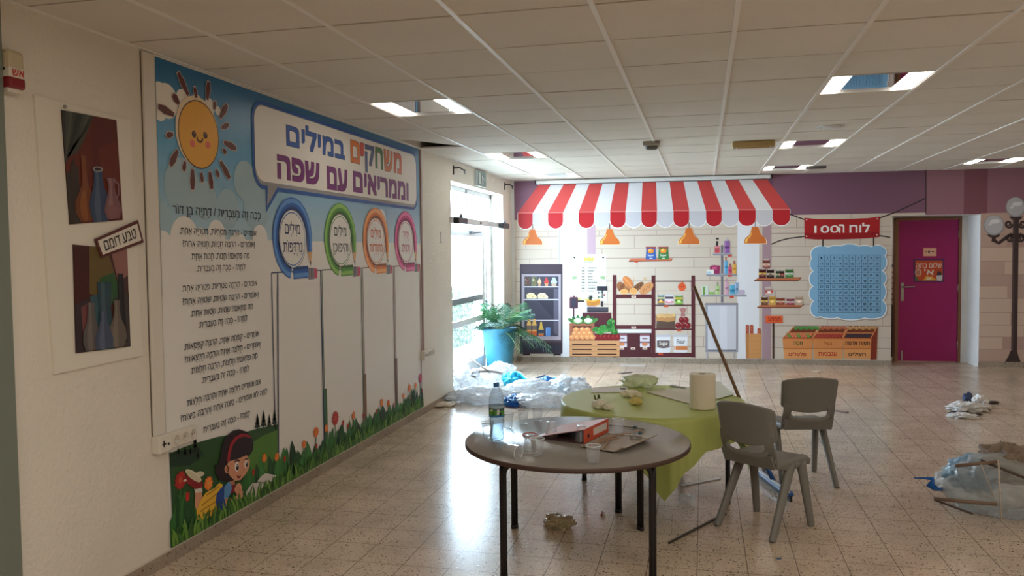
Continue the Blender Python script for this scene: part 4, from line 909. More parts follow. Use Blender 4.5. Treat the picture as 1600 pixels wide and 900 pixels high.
# pencil rings and their card frames
RINGS = [((122, 290, 495, 845), (38, 96, 178), (96, 150, 214), ('מִילִים', 'נִרְדָּפוֹת'), (44, 56, 92), (118, 327)), ((343, 478, 518, 832), (84, 150, 50), (146, 196, 96), ('מִילִים', 'וְהִיפּוּכָן'), (44, 62, 50), (333, 500)),
         ((507, 618, 538, 820), (226, 124, 52), (246, 176, 110), ('מִילִים', 'מִתְחָרְזוֹת'), (214, 104, 50), (507, 637)), ((643, 737, 553, 810), (200, 50, 120), (232, 120, 170), ('יָחִיד', 'וְרַבִּים'), (190, 50, 110), (643, 751))]
vtp = f.q(118, 808)[1]
for k, ((xl, xr, yt, yb), c1, c2, tt, ct, (fl, fr_)) in enumerate(RINGS):
    f = AL((380, 130, 2.727), 10)
    uL, uR = f.q(xl, (yt+yb)/2)[0], f.q(xr, (yt+yb)/2)[0]; vT, vB_ = f.q((xl+xr)/2, yt)[1], f.q((xl+xr)/2, yb)[1]
    uF0, uF1 = f.q(fl, 820)[0], f.q(fr_, 800)[0]
    DKC = tuple(int(q*.55) for q in c1)
    for (a, b) in (((uF0, vtp), (uF1, vtp)),): f.line([a, b], .008, DKC, 0, conv=False)
    vbot = .35+.1*k if k else .12
    f.line([(uF0, vtp), (uF0, MV0+.12)], .010, (44, 52, 92) if k == 0 else DKC, 0, conv=False); f.line([(uF1, vtp), (uF1, MV0+.12)], .014, DKC, 0, conv=False)
    if k < 3: f.line([(uF1+.035, (.62, .62, .66)[k]), (uF1+.035, MV0+.14)], .05, ((58, 104, 62), (134, 96, 66), (112, 84, 74))[k], 1, conv=False)
    f.build('printed_card_frame', lm)
    f = AL((380, 130, 2.727), 12)
    uc, vc = (uL+uR)/2, (vT+vB_)/2+.015; R_ = (vT-vB_)/2; ru_ = (uR-uL)/2; W_ = .085
    def ringp(t, rr): return (uc+ru_*rr*math.cos(t), vc+R_*rr*math.sin(t))
    for rr, wd, c, l in ((1-.5*W_/R_, W_, c1, 1), (1-.28*W_/R_, W_*.35, c2, 2), (1-.86*W_/R_, W_*.24, tuple(int(q*.7) for q in c1), 2)):
        f.line([ringp(math.radians(5+t*15), rr) for t in range(18)], wd, c, l, conv=False)
        # right side straight down to the sharpened tip, bottom straight to the eraser
        x = uc+ru_*rr*math.cos(math.radians(5)); y = vc+R_*rr*math.sin(math.radians(5))
        f.line([(x, y+.005), (x+.006, vB_+.20)], wd, c, l, conv=False, w2=wd*.8)
        y2 = vc-R_*rr
        f.line([(uc-.01, y2), (uc+ru_*.75, y2+.004)], wd, c, l, conv=False)
    xt = uc+ru_*(1-.5*W_/R_)+.006
    f.uv([(xt-W_*.4, vB_+.205), (xt+W_*.4, vB_+.205), (xt+.006, vB_+.10)], (226, 180, 130), 2).uv([(xt-W_*.1, vB_+.135), (xt+W_*.12, vB_+.135), (xt+.006, vB_+.098)], (60, 50, 50), 3)
    xe = uc+ru_*.75; ye = vB_+W_*.5+.004
    f.uv([(xe, ye-W_*.5), (xe+.09, ye-W_*.46), (xe+.09, ye+W_*.46), (xe, ye+W_*.5)], (150, 146, 150), 3)
    for q in range(3): f.uv([(xe+.015+q*.025, ye-W_*.48), (xe+.025+q*.025, ye-W_*.48), (xe+.025+q*.025, ye+W_*.48), (xe+.015+q*.025, ye+W_*.48)], (84, 80, 88), 4)
    f.uv([(xe+.09, ye-W_*.44), (xe+.13, ye-W_*.42), (xe+.14, ye), (xe+.13, ye+W_*.42), (xe+.09, ye+W_*.44)], (206, 70, 100), 3)
    for rr, c, l in ((.72, (70, 62, 66), 1), (.70, (236, 232, 226), 2), (.655, c1, 3), (.63, (232, 228, 222), 4)):
        f.uv([(uc-.01+ru_*rr*math.cos(t*.1963), vc-.005+R_*rr*math.sin(t*.1963)) for t in range(32)], c, l)
    for s, vv, hw in ((tt[0], .05, .62 if k < 3 else .42), (tt[1], -.075, .78 if k < 3 else .55)):
        f.text_uv(s, uc-.01-ru_*.62*hw, uc-.01+ru_*.62*hw, vc+vv-.02, vc+vv+.045, ct, .015, 6, keep=True)
    f.build('printed_pencil_ring', lm)
# meadow with the reading child, flowers and grass
f = AL((240, 650, 4.286), 10); rg = random.Random(11)
f.uv(clampu([f.q(*p) for p in ((100, 255), (180, 215), (260, 185), (420, 140), (600, 110), (690, 85), (826, 55), (829, 420), (600, 560), (130, 890))]), (46, 82, 44))
f.px([(560, 330), (640, 190), (720, 135), (824, 92), (829, 400), (700, 480)], (86, 132, 56), 1).px([(100, 245), (300, 210), (330, 260), (240, 330), (106, 340)], (28, 54, 36), 1)
def fir(x, y, h, w_, l=2): 
    for q in range(3): f.px([(x, y-h+h*.25*q), (x+w_*(.5+.25*q), y-h*.5+h*.25*q), (x-w_*(.5+.25*q), y-h*.5+h*.25*q+4)], (30, 44, 36), l)
    f.px([(x-3, y), (x+3, y), (x+3, y+14), (x-3, y+14)], (34, 36, 30), l)
for a in ((272, 240, 125, 22), (205, 150, 75, 12), (240, 260, 60, 18), (160, 265, 55, 20), (205, 270, 70, 22), (290, 285, 50, 16)): fir(*a)
for a in ((690, 85, 105, 24), (732, 75, 120, 24), (770, 75, 90, 18), (805, 60, 110, 22)): fir(a[0], a[1]-10, a[2]*.9, a[3]*.8)
f.line([f.q(826, -960), f.q(831, 250)], .014, (44, 48, 84), 3, conv=False)
f.build('printed_meadow', lm)
f = AL(base=13)
GD = [(36, 80, 44), (46, 102, 52), (64, 126, 62), (54, 112, 54), (28, 64, 40)]
def leaf(u, h, w_, lean, c, l, v0=MV0):
    n = 6; L = []; Rr = []
    for k in range(n+1):
        t = k/n; x = u+lean*t*t; y = v0+h*t; ww = w_*math.sin(math.pi*(.12+.88*t))**.8*.5 if t < 1 else 0
        L.append((x-ww, y)); Rr.append((x+ww, y))
    f.uv(clampu(L+Rr[::-1][1:]), c, l)
    if w_ > .05: f.line([(u, v0), (u+lean*.25, v0+h*.5), (u+lean*.8, v0+h*.9)], .007, tuple(min(255, int(q*1.35)) for q in c), l+.15, conv=False, w2=.002)
u = MU0+.02; k = 0
while u < MU1-.02:
    leaf(u, rg.uniform(.11, .235)*(1.0 if u > 5 else 1.25), rg.uniform(.07, .11), rg.uniform(-.05, .05), rg.choice(GD), (k % 5)*.3); k += 1; u += rg.uniform(.022, .045)
f.build('printed_leaves', lm)
f = AL((380, 440, 2.647), 16)
def blossom(x, y, r, c, c2, stem=True, petals=11, l=0):
    u, v = f.q(x, y); rv = f.q(x, y-r)[1]-v
    f.mb = MB(); f.mb.nonorm = 1; f.mb.nomerge = 1
    if stem: f.line([(u, v), (u-.01, MV0+.05)], .012, (60, 104, 52), -2, conv=False)
    for q in range(petals):
        a = q*2*math.pi/petals; cu, cv = u+rv*.62*math.cos(a), v+rv*.62*math.sin(a)
        f.uv([(cu+rv*(.40*math.cos(t*.785)*math.cos(a)-.24*math.sin(t*.785)*math.sin(a)), cv+rv*(.40*math.cos(t*.785)*math.sin(a)+.24*math.sin(t*.785)*math.cos(a))) for t in range(8)], c if q % 2 else tuple(min(255, int(z*1.1)) for z in c), l+(q % 3)*.3)
    circ(f, u, v, rv*.34, c2, l+2, 12)
    for q in range(6): circ(f, u+rv*.18*math.cos(q*1.05), v+rv*.18*math.sin(q*1.05), rv*.06, tuple(int(z*.7) for z in c2), l+3, 6)
    f.build('printed_flower', lm)
def tulip(x, y, r, c):
    f.mb = MB(); f.mb.nonorm = 1; f.mb.nomerge = 1
    u, v = f.q(x, y); rv = f.q(x, y-r)[1]-v
    f.line([(u, v), (u, MV0+.05)], .012, (60, 104, 52), -2, conv=False)
    f.uv([(u-rv*.7, v+rv*.3), (u-rv*.45, v+rv*1.1), (u, v+rv*.8), (u+rv*.45, v+rv*1.1), (u+rv*.7, v+rv*.3), (u+rv*.55, v-rv*.7), (u, v-rv), (u-rv*.55, v-rv*.7)], c).uv([(u-rv*.2, v-rv*.8), (u, v+rv*.7), (u+rv*.2, v-rv*.8)], tuple(int(z*1.25) for z in c), 1)
    f.build('printed_flower', lm)
ORG, RED = (226, 116, 52), (178, 46, 44)
for x, y, r, c in ((83, 730, 19, ORG), (135, 725, 18, ORG), (248, 672, 17, ORG), (298, 622, 23, ORG), (340, 607, 17, ORG), (378, 565, 30, RED), (453, 553, 17, ORG), (570, 500, 16, ORG), (598, 503, 15, ORG), (660, 473, 12, ORG), (685, 440, 17, ORG), (710, 430, 13, ORG), (730, 400, 21, (184, 50, 96))): blossom(x, y, r, c, (236, 160, 70) if c == ORG else (206, 90, 60))
for x, y, r in ((168, 733, 13), (300, 680, 11), (410, 585, 12), (430, 598, 10), (495, 555, 11), (548, 537, 10), (620, 510, 9), (738, 452, 9), (38, 788, 14), (690, 480, 7)): tulip(x, y, r, RED)
f.q = lambda x, y: Lp(240+x/4.286, 650+y/4.286)
blossom(172, 430, 62, (170, 44, 42), (206, 96, 60)); blossom(360, 450, 48, (230, 126, 54), (240, 166, 80)); tulip(220, 540, 32, (186, 48, 46))
# the reading child
f = AL((240, 650, 4.286), 20); SK, SKD = (214, 152, 120), (186, 122, 94)
f.px([(272, 492), (312, 488), (320, 560), (303, 610), (285, 655), (265, 595)], SK)
f.px([(262, 485), (314, 480), (318, 508), (268, 516)], (220, 206, 196), 1)
f.px([(180, 432), (212, 398), (300, 428), (322, 455), (312, 480), (270, 490), (240, 470)], (140, 36, 40), 1).px([(188, 430), (205, 418), (214, 436), (190, 440)], (226, 196, 180), 2)
f.ell(300, 388, 30, 18, (206, 196, 168), 1, rot=-8).ell(256, 398, 64, 25, (226, 218, 190), 2, rot=36).ell(256, 404, 60, 21, (206, 196, 164), 3, rot=36)
f.px([(398, 482), (428, 450), (455, 458), (440, 500), (415, 560), (428, 640), (385, 668), (340, 688), (300, 700), (280, 690), (276, 640), (300, 572), (340, 512)], (232, 182, 62), 2)
for a, b in (((430, 470), (345, 530)), ((412, 520), (310, 600)), ((412, 570), (300, 640)), ((420, 610), (320, 670))): f.line([a, b], .008, (176, 124, 40), 3)
f.px([(412, 520), (440, 482), (488, 448), (498, 520), (482, 580), (492, 622), (442, 656), (416, 632), (405, 570)], (38, 72, 146), 4)
f.px([(494, 432), (532, 428), (535, 470), (500, 478)], SKD, 4).px([(494, 470), (532, 458), (534, 508), (500, 520)], (140, 32, 48), 5)
f.px([(462, 476), (486, 440), (506, 446), (512, 486), (492, 552), (460, 556)], (92, 146, 196), 6)
f.px([(463, 556), (496, 540), (520, 566), (545, 530), (528, 492), (545, 455), (566, 446), (580, 470), (578, 492), (592, 512), (582, 546), (552, 560), (532, 592), (506, 614), (474, 602)], SK, 7)
f.line([(545, 530), (560, 500), (556, 470)], .006, SKD, 8).line([(575, 495), (560, 520)], .006, SKD, 8)
HR = (40, 26, 34)
f.px([(478, 132), (518, 98), (560, 88), (612, 104), (642, 140), (658, 186), (652, 232), (628, 264), (560, 300), (500, 330), (486, 372), (498, 408), (528, 428), (485, 442), (432, 432), (408, 394), (396, 322), (420, 330), (434, 282), (444, 205), (460, 160)], HR, 8)
f.px([(488, 302), (540, 284), (612, 262), (632, 300), (628, 345), (604, 390), (568, 428), (532, 434), (502, 404), (482, 372), (478, 335)], SK, 9).ell(477, 356, 15, 26, SK, 9).ell(478, 356, 8, 15, SKD, 10)
f.px([(486, 304), (494, 262), (560, 215), (640, 200), (648, 236), (628, 266), (616, 240), (604, 264), (548, 288)], HR, 11)
f.px([(478, 306), (484, 240), (500, 182), (530, 142), (575, 116), (622, 124), (644, 148), (592, 136), (548, 152), (518, 192), (503, 246), (494, 306)], (160, 36, 46), 12)
for x, y, rx, ry in ((545, 340, 15, 33), (607, 322, 11, 27)): f.ell(x, y, rx, ry, (240, 232, 226), 10).ell(x+3, y+2, rx*.66, ry*.7, (44, 28, 30), 11).ell(x, y-8, rx*.25, ry*.2, (240, 232, 226), 12)
f.line([(528, 308), (545, 294), (562, 300)], .009, HR, 13).line([(596, 292), (612, 284), (620, 290)], .008, HR, 13)
f.px([(544, 394), (558, 402), (574, 396), (566, 412), (554, 420), (546, 410)], (124, 36, 36), 11).line([(588, 352), (594, 362), (588, 366)], .006, SKD, 11).ell(528, 378, 12, 10, (226, 140, 116), 10)
f.build('printed_reading_child', lm)
f = AL((240, 650, 4.286), 28)
f.px([(598, 525), (622, 482), (650, 450), (738, 440), (718, 490), (692, 548), (642, 556)], (204, 198, 192)).px([(680, 440), (712, 400), (740, 382), (812, 398), (776, 440), (740, 462)], (214, 208, 202)).line([(680, 440), (738, 452)], .008, (140, 130, 128), 1).px([(598, 525), (642, 556), (692, 548), (690, 556), (642, 564), (598, 533)], (130, 112, 104), 1)
f.build('printed_book', lm)
f = AL(base=30)
u = MU0+.01; k = 0
while u < MU1-.01:
    leaf(u, rg.uniform(.05, .13), rg.uniform(.018, .03), rg.uniform(-.07, .07), rg.choice([(92, 140, 56), (70, 118, 50), (112, 154, 66), (56, 100, 46), (48, 88, 42)]), (k % 6)*.3); k += 1; u += rg.uniform(.008, .018)
f.build('printed_grass', lm)
# ================================================================ more mesh helpers
from mathutils import noise as NZ
def sheet(mb, fn, nu, nv, th, m=None, smooth=True):
    """closed slab over a surface fn(u, v), u and v in 0..1, thickness th along the normal"""
    top = []; bot = []
    for j in range(nv+1):
        for i in range(nu+1):
            u, v = i/nu, j/nv; p = Vector(fn(u, v)); e = 1e-3
            du = Vector(fn(min(1, u+e), v))-Vector(fn(max(0, u-e), v)); dv = Vector(fn(u, min(1, v+e)))-Vector(fn(u, max(0, v-e)))
            n = du.cross(dv); n = n.normalized() if n.length > 0 else Vector((0, 0, 1)); top.append(p+n*th/2); bot.append(p-n*th/2)
    N = len(top); w = nu+1; fs = []
    for j in range(nv):
        for i in range(nu):
            a = j*w+i; fs.append((a, a+1, a+w+1, a+w)); fs.append((N+a, N+a+w, N+a+w+1, N+a+1))
    for i in range(nu): a = i; fs.append((a, N+a, N+a+1, a+1)); a = nv*w+i; fs.append((a, a+1, N+a+1, N+a))
    for j in range(nv): a = j*w; fs.append((a, a+w, N+a+w, N+a)); a = j*w+nu; fs.append((a, N+a, N+a+w, a+w))
    return mb.add(top+bot, fs, m, smooth)
def arc(c, r, a0, a1, n, ax, ay):
    c = Vector(c); ax = Vector(ax); ay = Vector(ay)
    return [c+ax*(r*math.cos(a0+(a1-a0)*k/n))+ay*(r*math.sin(a0+(a1-a0)*k/n)) for k in range(n+1)]
def crumple(mb, c, dims, seed, m=None, amp=.35, freq=2.2, sub=4, flat=True, R=None, sharp_=1.0):
    """a crumpled lump: creased noise on a ball, flattened on the floor"""
    bm = bmesh.new(); bmesh.ops.create_icosphere(bm, subdivisions=sub, radius=1)
    off = Vector((seed*3.17, seed*1.71, seed*.93)); vs = []
    for v in bm.verts:
        d = v.co.normalized(); q = d*freq+off
        n1 = NZ.noise(q); n2 = abs(NZ.noise(q*2.1+Vector((5, 1, 3)))); n3 = abs(NZ.noise(q*4.3)); n4 = abs(NZ.noise(q*8.3+Vector((2, 7, 1))))
        r = 1+amp*(n1*1.1-(n2*.9+n3*.5+n4*.28)*sharp_+.45)
        p = Vector((d.x*r*dims[0]/2, d.y*r*dims[1]/2, d.z*r*dims[2]/2))
        if R: p = R @ p
        p += Vector((0, 0, dims[2]*.42)); 
        if flat and p.z < 0: p.z = 0.001*abs(n1)
        vs.append(p+Vector(c))
    bm.verts.index_update(); fs = [[v.index for v in f.verts] for f in bm.faces]; bm.free()
    return mb.add(vs, fs, m, True)
TZ = .62
# ---------------------------------------------------------------- round tables
M_LAM = mat('grey_laminate', (138, 133, 126), .24, spec=.5, noise=(90, .05))
M_EDGE = mat('brown_edge_band', (72, 52, 44), .5)
M_FRAME = mat('black_brown_steel', (30, 26, 29), .38, spec=.45)
def table(name, label, loc, a0):
    t = thing(name, label, 'table', loc, a0, None)
    R_ = .60
    b = MB(M_LAM); b.lathe([(0.0001, TZ-.0225), (R_-.002, TZ-.0225)], n=72); b.lathe([(R_-.002, TZ-.002), (R_-.004, TZ), (0.0001, TZ)], n=72); b.build('tabletop', t)
    MB(M_EDGE).lathe([(R_-.003, TZ-.024), (R_+.001, TZ-.022), (R_+.001, TZ-.003), (R_-.003, TZ-.0005)], n=72).build('edge_band', t)
    zr = TZ-.024-.0135; rl = .53; rad = .055
    P = [Vector((rl*math.cos(math.pi/2*k), rl*math.sin(math.pi/2*k), 0)) for k in range(4)]
    rails = []
    for k in range(4):
        b = MB(M_FRAME)
        for s in (1, -1):
            q = P[(k+s) % 4]; d = (q-P[k]).normalized(); o = P[k]+d*.0135
            pts = [o+Vector((0, 0, z)) for z in (.012, .3, zr-rad)]+arc(o+d*rad+Vector((0, 0, zr-rad)), rad, math.pi, math.pi/2, 6, d, (0, 0, 1))[1:]+[o+d*(rad+.05)+Vector((0, 0, zr))]
            b.tube(pts, .0125, n=12)
        for s in (1, -1):
            o_ = P[k]+(P[(k+s) % 4]-P[k]).normalized()*.0135; b.tube([o_, o_+Vector((0, 0, .022))], .0145, m=MATS['black_plastic'], n=12)
        o = b.build('leg', t)
        d = (P[(k+1) % 4]-P[k]).normalized()
        rails.append((P[k]+d*(rad+.063)+Vector((0, 0, zr)), P[(k+1) % 4]-d*(rad+.063)+Vector((0, 0, zr))))
    for a, b_ in rails: MB(M_FRAME).tube([a, b_], .0125, n=12).build('frame_rail', t)
    return t
T1 = Vector((-.662, 4.25, 0)); T2 = Vector((-.335, 5.45, 0))
table('round_table', 'bare grey round table with black legs holding the bottle and cups', T1, math.radians(-36))
table('round_table', 'round table with black legs beneath the green tablecloth', T2, math.radians(-20))
# tablecloth: a square sheet of thin green film, corners hanging
M_CLOTH = mat('green_plastic_cloth', (174, 184, 106), .42, spec=.4, bump=(9, .12))
def cloth():
    R_ = .607; n = 180; rows = 14; vs = []; fs = []; hs = .78; phi = -math.pi/2+.17
    z0 = TZ+.0035
    for r in (.0, .2, .4, .56, R_-.006):
        for k in range(n): a = 2*math.pi*k/n; vs.append((T2.x+r*math.cos(a), T2.y+r*math.sin(a), z0))
    for j in range(rows+1):
        t = j/rows
        for k in range(n):
            a = 2*math.pi*k/n; d = (a-phi) % (math.pi/2); D = hs/math.cos(d-math.pi/4); h = max(.03, D-R_)
            w = h/.5
            fold = (.020*math.sin(9*a+.7)+.012*math.sin(23*a+1.3)+.008*math.sin(37*a))*min(1, t*1.6)*min(1.2, h/.22)
            r = R_+.004*math.sin(min(1, t*8)*math.pi/2)+fold*.9+.012*t*w+.012*t
            vs.append((T2.x+r*math.cos(a), T2.y+r*math.sin(a), z0-.004*(t > 0)-h*t+.006*math.sin(31*a)*t))
    L = 5+rows+1
    for j in range(L-1):
        for k in range(n): fs.append((j*n+k, j*n+(k+1) % n, (j+1)*n+(k+1) % n, (j+1)*n+k))
    b = MB(M_CLOTH); b.add(vs, fs, None, True); return b
tag(cloth().build('tablecloth'), 'lime green plastic tablecloth draped over the rear round table', 'tablecloth')
# ---------------------------------------------------------------- school chairs
M_CHAIR = mat('grey_beige_plastic', (120, 118, 112), .5, spec=.4, bump=(300, .05))
def chair(label, loc, rz):
    t = thing('school_chair', label, 'chair', loc, rz, None)
    def sm(x): x = max(0, min(1, x)); return x*x*(3-2*x)
    def seat(u, v):
        x = 2*u-1
        z = .415+.010*x*x-.020*sm((v-.86)/.14)**1.5+.030*sm((.14-v)/.14)+.004*math.sin(v*3)
        z -= .014*sm((abs(x)-.90)/.10)
        return ((.186-.010*sm((.3-v)/.3)-.006*sm((abs(x)-.86)/.14))*x, -.165+.365*v-.012*(1-x*x)*(v < .001), z)
    b = MB(M_CHAIR); sheet(b, seat, 28, 24, .012)
    # rolled apron under the seat edge
    pts = [Vector(seat(u, v)) for u, v in [(0.02, k/10) for k in range(1, 11)]]+[Vector(seat(k/10, 1)) for k in range(1, 10)]+[Vector(seat(.98, 1-k/10)) for k in range(10)]
    b.tube([p-Vector((p.x*.035, (p.y-.0)*.02, .014)) for p in pts], .014, n=8, flat=(1.3, .8))
    sharp(b.build('seat', t), 50)
    def back(u, v):
        x = 2*u-1; xx = abs(x)
        z = .556+.178*v-.028*(1-x*x)*(1-v)+.020*(1-x*x)*v-.007*sm((xx-.90)/.10)*v+.012*sm((xx-.88)/.12)*(1-v)
        y = -.205-.036*v+.028*x*x+.012*sm((xx-.9)/.1)
        return ((.176+.007*v)*x, y, z)
    b = MB(M_CHAIR); sheet(b, back, 26, 18, .011)
    rim = [back(k/20, 1) for k in range(21)]+[back(1, 1-k/12) for k in range(1, 13)]+[back(1-k/20, 0) for k in range(1, 21)]+[back(0, k/12) for k in range(1, 13)]
    b.tube([Vector(p)+Vector((0, .006, 0)) for p in rim], .0105, n=8)
    sharp(b.build('backrest', t), 50)
    b = MB(M_CHAIR)
    for s in (-1, 1):
        def up(u, v, s=s):
            z = .40+.185*v; w = .062-.020*math.sin(v*math.pi)*.6
            xo = .176-.003*v; x = xo-w*(1-u)
            return (s*x, -.150-.048*sm(v*1.05)+.020*(u)*(1-.3*v), z)
        sheet(b, up, 8, 10, .014)
    # lower lip of the hand slot
    b.tube([(-.135, -.182, .500), (-.118, -.184, .476), (-.06, -.186, .462), (.06, -.186, .462), (.118, -.184, .476), (.135, -.182, .500)], .012, n=8, flat=(1.5, .7))
    def low(u, v):
        x = 2*u-1; return (.165*x, -.150-.034*v, .395+.064*v+.014*x*x*v)
    sheet(b, low, 14, 4, .013)
    sharp(b.build('back_support', t), 50)
    for s in (-1, 1):
        for f in (-1, 1):
            b = MB(M_CHAIR); top = Vector((s*.160, .020 if f < 0 else .125, .40)); foot = Vector((s*.183, f*.205-(.0 if f < 0 else .0), .0))
            pts = [top, top.lerp(foot, .06), top.lerp(foot, .35), top.lerp(foot, .7), top.lerp(foot, .985), foot]
            b.tube(pts, [.032, .034, .031, .028, .0255, .0235], n=12, flat=(1.0, .72), up=(0, 1, 0))
            o = b.build('leg', t)
        b = MB(M_CHAIR)
        b.tube([(s*.160, -.085, .396), (s*.163, .05, .390), (s*.160, .155, .394)], [.020, .029, .022], n=10, flat=(1, .7)); b.build('leg_bracket', t)
    return t
chair('grey plastic school chair pulled up nearest the camera by the green table', (.35, 4.885, 0), -.6435)
chair('grey plastic school chair standing farther back beside the squeegee', (.66, 5.92, 0), .235)
# ---------------------------------------------------------------- floor squeegee
sq = thing('floor_squeegee', 'long wooden handled floor squeegee leaning on the green table', 'squeegee', (.469, 5.66, 0), 0)
hd = Vector((.19, -.63, 0)).normalized(); hr = math.atan2(hd.y, hd.x)
RZ_ = Matrix.Rotation(hr, 3, 'Z')
b = MB(mat('blue_plastic', (40, 88, 156), .35)); b.box((.0, 0, .045), (.56, .045, .03), None, RZ_, .008); b.tube([(0, 0, .05), Vector((-.534, .01, 1.35)).normalized()*.15+Vector((0, 0, .03))], .017); b.build('head', sq)
b = MB(mat('squeegee_white', (206, 210, 214), .4)); b.box(RZ_ @ Vector((0, -.012, .062)), (.56, .02, .012), None, RZ_, .003); b.build('clamp_strip', sq)
b = MB(mat('black_rubber', (30, 30, 32), .6)); b.box((0, 0, .016), (.58, .012, .034), None, RZ_); b.build('rubber_blade', sq)
hn = Vector((-.534, .01, 1.35)).normalized()
MB(mat('worn_wood', (116, 88, 62), .55, noise=(25, .2))).tube([hn*.10+Vector((0, 0, .04)), hn*.8+Vector((0, 0, .04)), hn*1.44+Vector((0, 0, .04))], .0115, n=12).build('handle', sq)
# ---------------------------------------------------------------- palm in a teal pot
PP = Vector((-2.70, 10.58, 0))
pt = thing('potted_palm', 'leafy green palm in a tall teal pot by the glass door', 'potted plant', PP)
b = MB(mat('teal_pot', (46, 112, 136), .38, noise=(8, .12)))
b.lathe([(.001, 0), (.155, 0), (.165, .02), (.20, .30), (.228, .56), (.236, .575), (.236, .60), (.222, .60), (.215, .56), (.001, .55)], n=40); b.build('pot', pt)
MB(mat('potting_soil', (62, 48, 38), .9, bump=(40, .6))).lathe([(.214, .548), (.15, .56), (.001, .562)], n=24).build('soil', pt)
LG = [mat('palm_leaf_dark', (22, 62, 40), .35), mat('palm_leaf_mid', (40, 92, 52), .35), mat('palm_leaf_blue', (28, 76, 66), .35), mat('palm_leaf_bright', (84, 160, 70), .35)]
MST = mat('palm_stem', (86, 112, 60), .5)
fo = MB(LG[0]); st = MB(MST); rp_ = random.Random(5)
for k in range(36):
    az = k*2.399+rp_.uniform(-.2, .2); el = .12+1.15*((k*7) % 36)/36; L = rp_.uniform(.52, .74)*(1.0 if el < 1 else .8); g = LG[rp_.choice([0, 0, 1, 1, 2, 2])] if k not in (3, 4) else LG[3]
    if math.cos(az) < -.2 and el < 1.0: L *= .62
    dirh = Vector((math.cos(az), math.sin(az), 0)); pts = []
    for q in range(9):
        t = q/8; pts.append(Vector((0, 0, .56))+dirh*(L*math.cos(el)*t*1.05+.02)+Vector((0, 0, L*math.sin(el)*t*1.25-.50*L*t*t*(1.25-el*.4))))
    pts = [Vector((max(p.x, -.205-.01*(k % 3)), p.y-max(0, -.2-p.x)*.6, p.z)) for p in pts]
    st.tube(pts, [.006-.004*q/8 for q in range(9)], n=5, cap=False)
    for q in range(15):
        t = .20+.80*q/14; i = min(7, int(t*8)); f_ = t*8-i; p = pts[i].lerp(pts[i+1], f_); tg = (pts[i+1]-pts[i]).normalized()
        sd = tg.cross(Vector((0, 0, 1))).normalized(); nn = sd.cross(tg)
        ll = rp_.uniform(.17, .22)*math.sin(math.pi*(.18+.74*t))*(L/.55)
        for s in (1, -1):
            d = (sd*s*.85+tg*.62-nn*.10+Vector((0, 0, -.22))).normalized(); w = .0062
            a = p+tg*w*.6; c_ = p-tg*w*.6; m1 = p+d*ll*.5+tg*w+nn*.012; m2 = p+d*ll*.5-tg*w+nn*.012; e_ = p+d*ll+Vector((0, 0, -.02))
            fo.add([a, m1, e_, m2, c_, p+d*ll*.5+nn*.004], [(0, 1, 5), (1, 2, 5), (2, 3, 5), (3, 4, 5), (4, 0, 5)], g)
fo.nonorm = 1; fo.nomerge = 1
fo.build('foliage', pt); st.build('stems', pt)
# hedge outside the door
hg = thing('hedge', 'clipped green hedge outside the glass door', 'hedge', (-4.3, 10.8, -.1))
b = MB(mat('hedge_core', (24, 38, 20), .8)); b.bb((-.3, -3, 0), (.15, 3.5, .98)); b.build('core', hg)
b = MB(mat('hedge_leaf', (44, 72, 36), .45)); HL2 = mat('hedge_leaf_pale', (78, 104, 64), .45); b.nonorm = 1; b.nomerge = 1
for k in range(3600):
    if k % 4: p = Vector((.15+rp_.uniform(0, .09), rp_.uniform(-3, 3.5), rp_.uniform(0, 1.08)))
    else: p = Vector((rp_.uniform(-.3, .2), rp_.uniform(-3, 3.5), .98+rp_.uniform(0, .12)))
    M3 = Euler((rp_.uniform(0, 6), rp_.uniform(0, 6), rp_.uniform(0, 6))).to_matrix(); s = rp_.uniform(.025, .05)
    b.add([p+M3 @ Vector(q) for q in ((-s, 0, 0), (0, -s*.5, .008), (s, 0, 0), (0, s*.5, .008))], [(0, 1, 2, 3)], HL2 if k % 3 == 0 else None)
b.build('leaves', hg)
# ================================================================ things on the bare grey table
def P1(x, y, z=TZ+.0005): return on_z(x, y, z)
M_CLEAR = thin_clear('clear_plastic', (250, 251, 252), .06, .06)
M_PET = thin_clear('bottle_plastic', (238, 246, 251), .04, .10, (60, .25))
M_WATER = thin_clear('water', (232, 242, 249), .02, .17)
bp = P1(776.5, 689)
bt = thing('water_bottle', 'large half full plastic water bottle with blue cap on the grey table', 'bottle', bp)
b = MB(M_PET)
prof = [(.001, .006), (.020, .002), (.034, .004), (.040, .018), (.0405, .03), (.037, .055), (.036, .075), (.0395, .10), (.0405, .115), (.0405, .21), (.041, .225), (.0405, .235), (.036, .255), (.028, .272), (.018, .286), (.0135, .292), (.0135, .302)]
for r, z in ((0, 0),): b.lathe(prof, n=36)
b.build('bottle_body', bt)
MB(M_WATER).lathe([(.001, .009), (.032, .008), (.0375, .02), (.0383, .03), (.035, .055), (.034, .075), (.0372, .10), (.0383, .116), (.0383, .128), (.001, .128)], n=36).build('water', bt)
b = MB(ink((96, 128, 140)))
b.lathe([(.0412, .135), (.0414, .146)], m=ink((56, 120, 170)), n=36); b.lathe([(.0414, .146), (.0414, .168)], m=ink((86, 150, 62)), n=36); b.lathe([(.0414, .168), (.0414, .182)], m=ink((70, 96, 96)), n=36); b.lathe([(.0414, .182), (.0412, .195)], m=ink((150, 176, 190)), n=36)
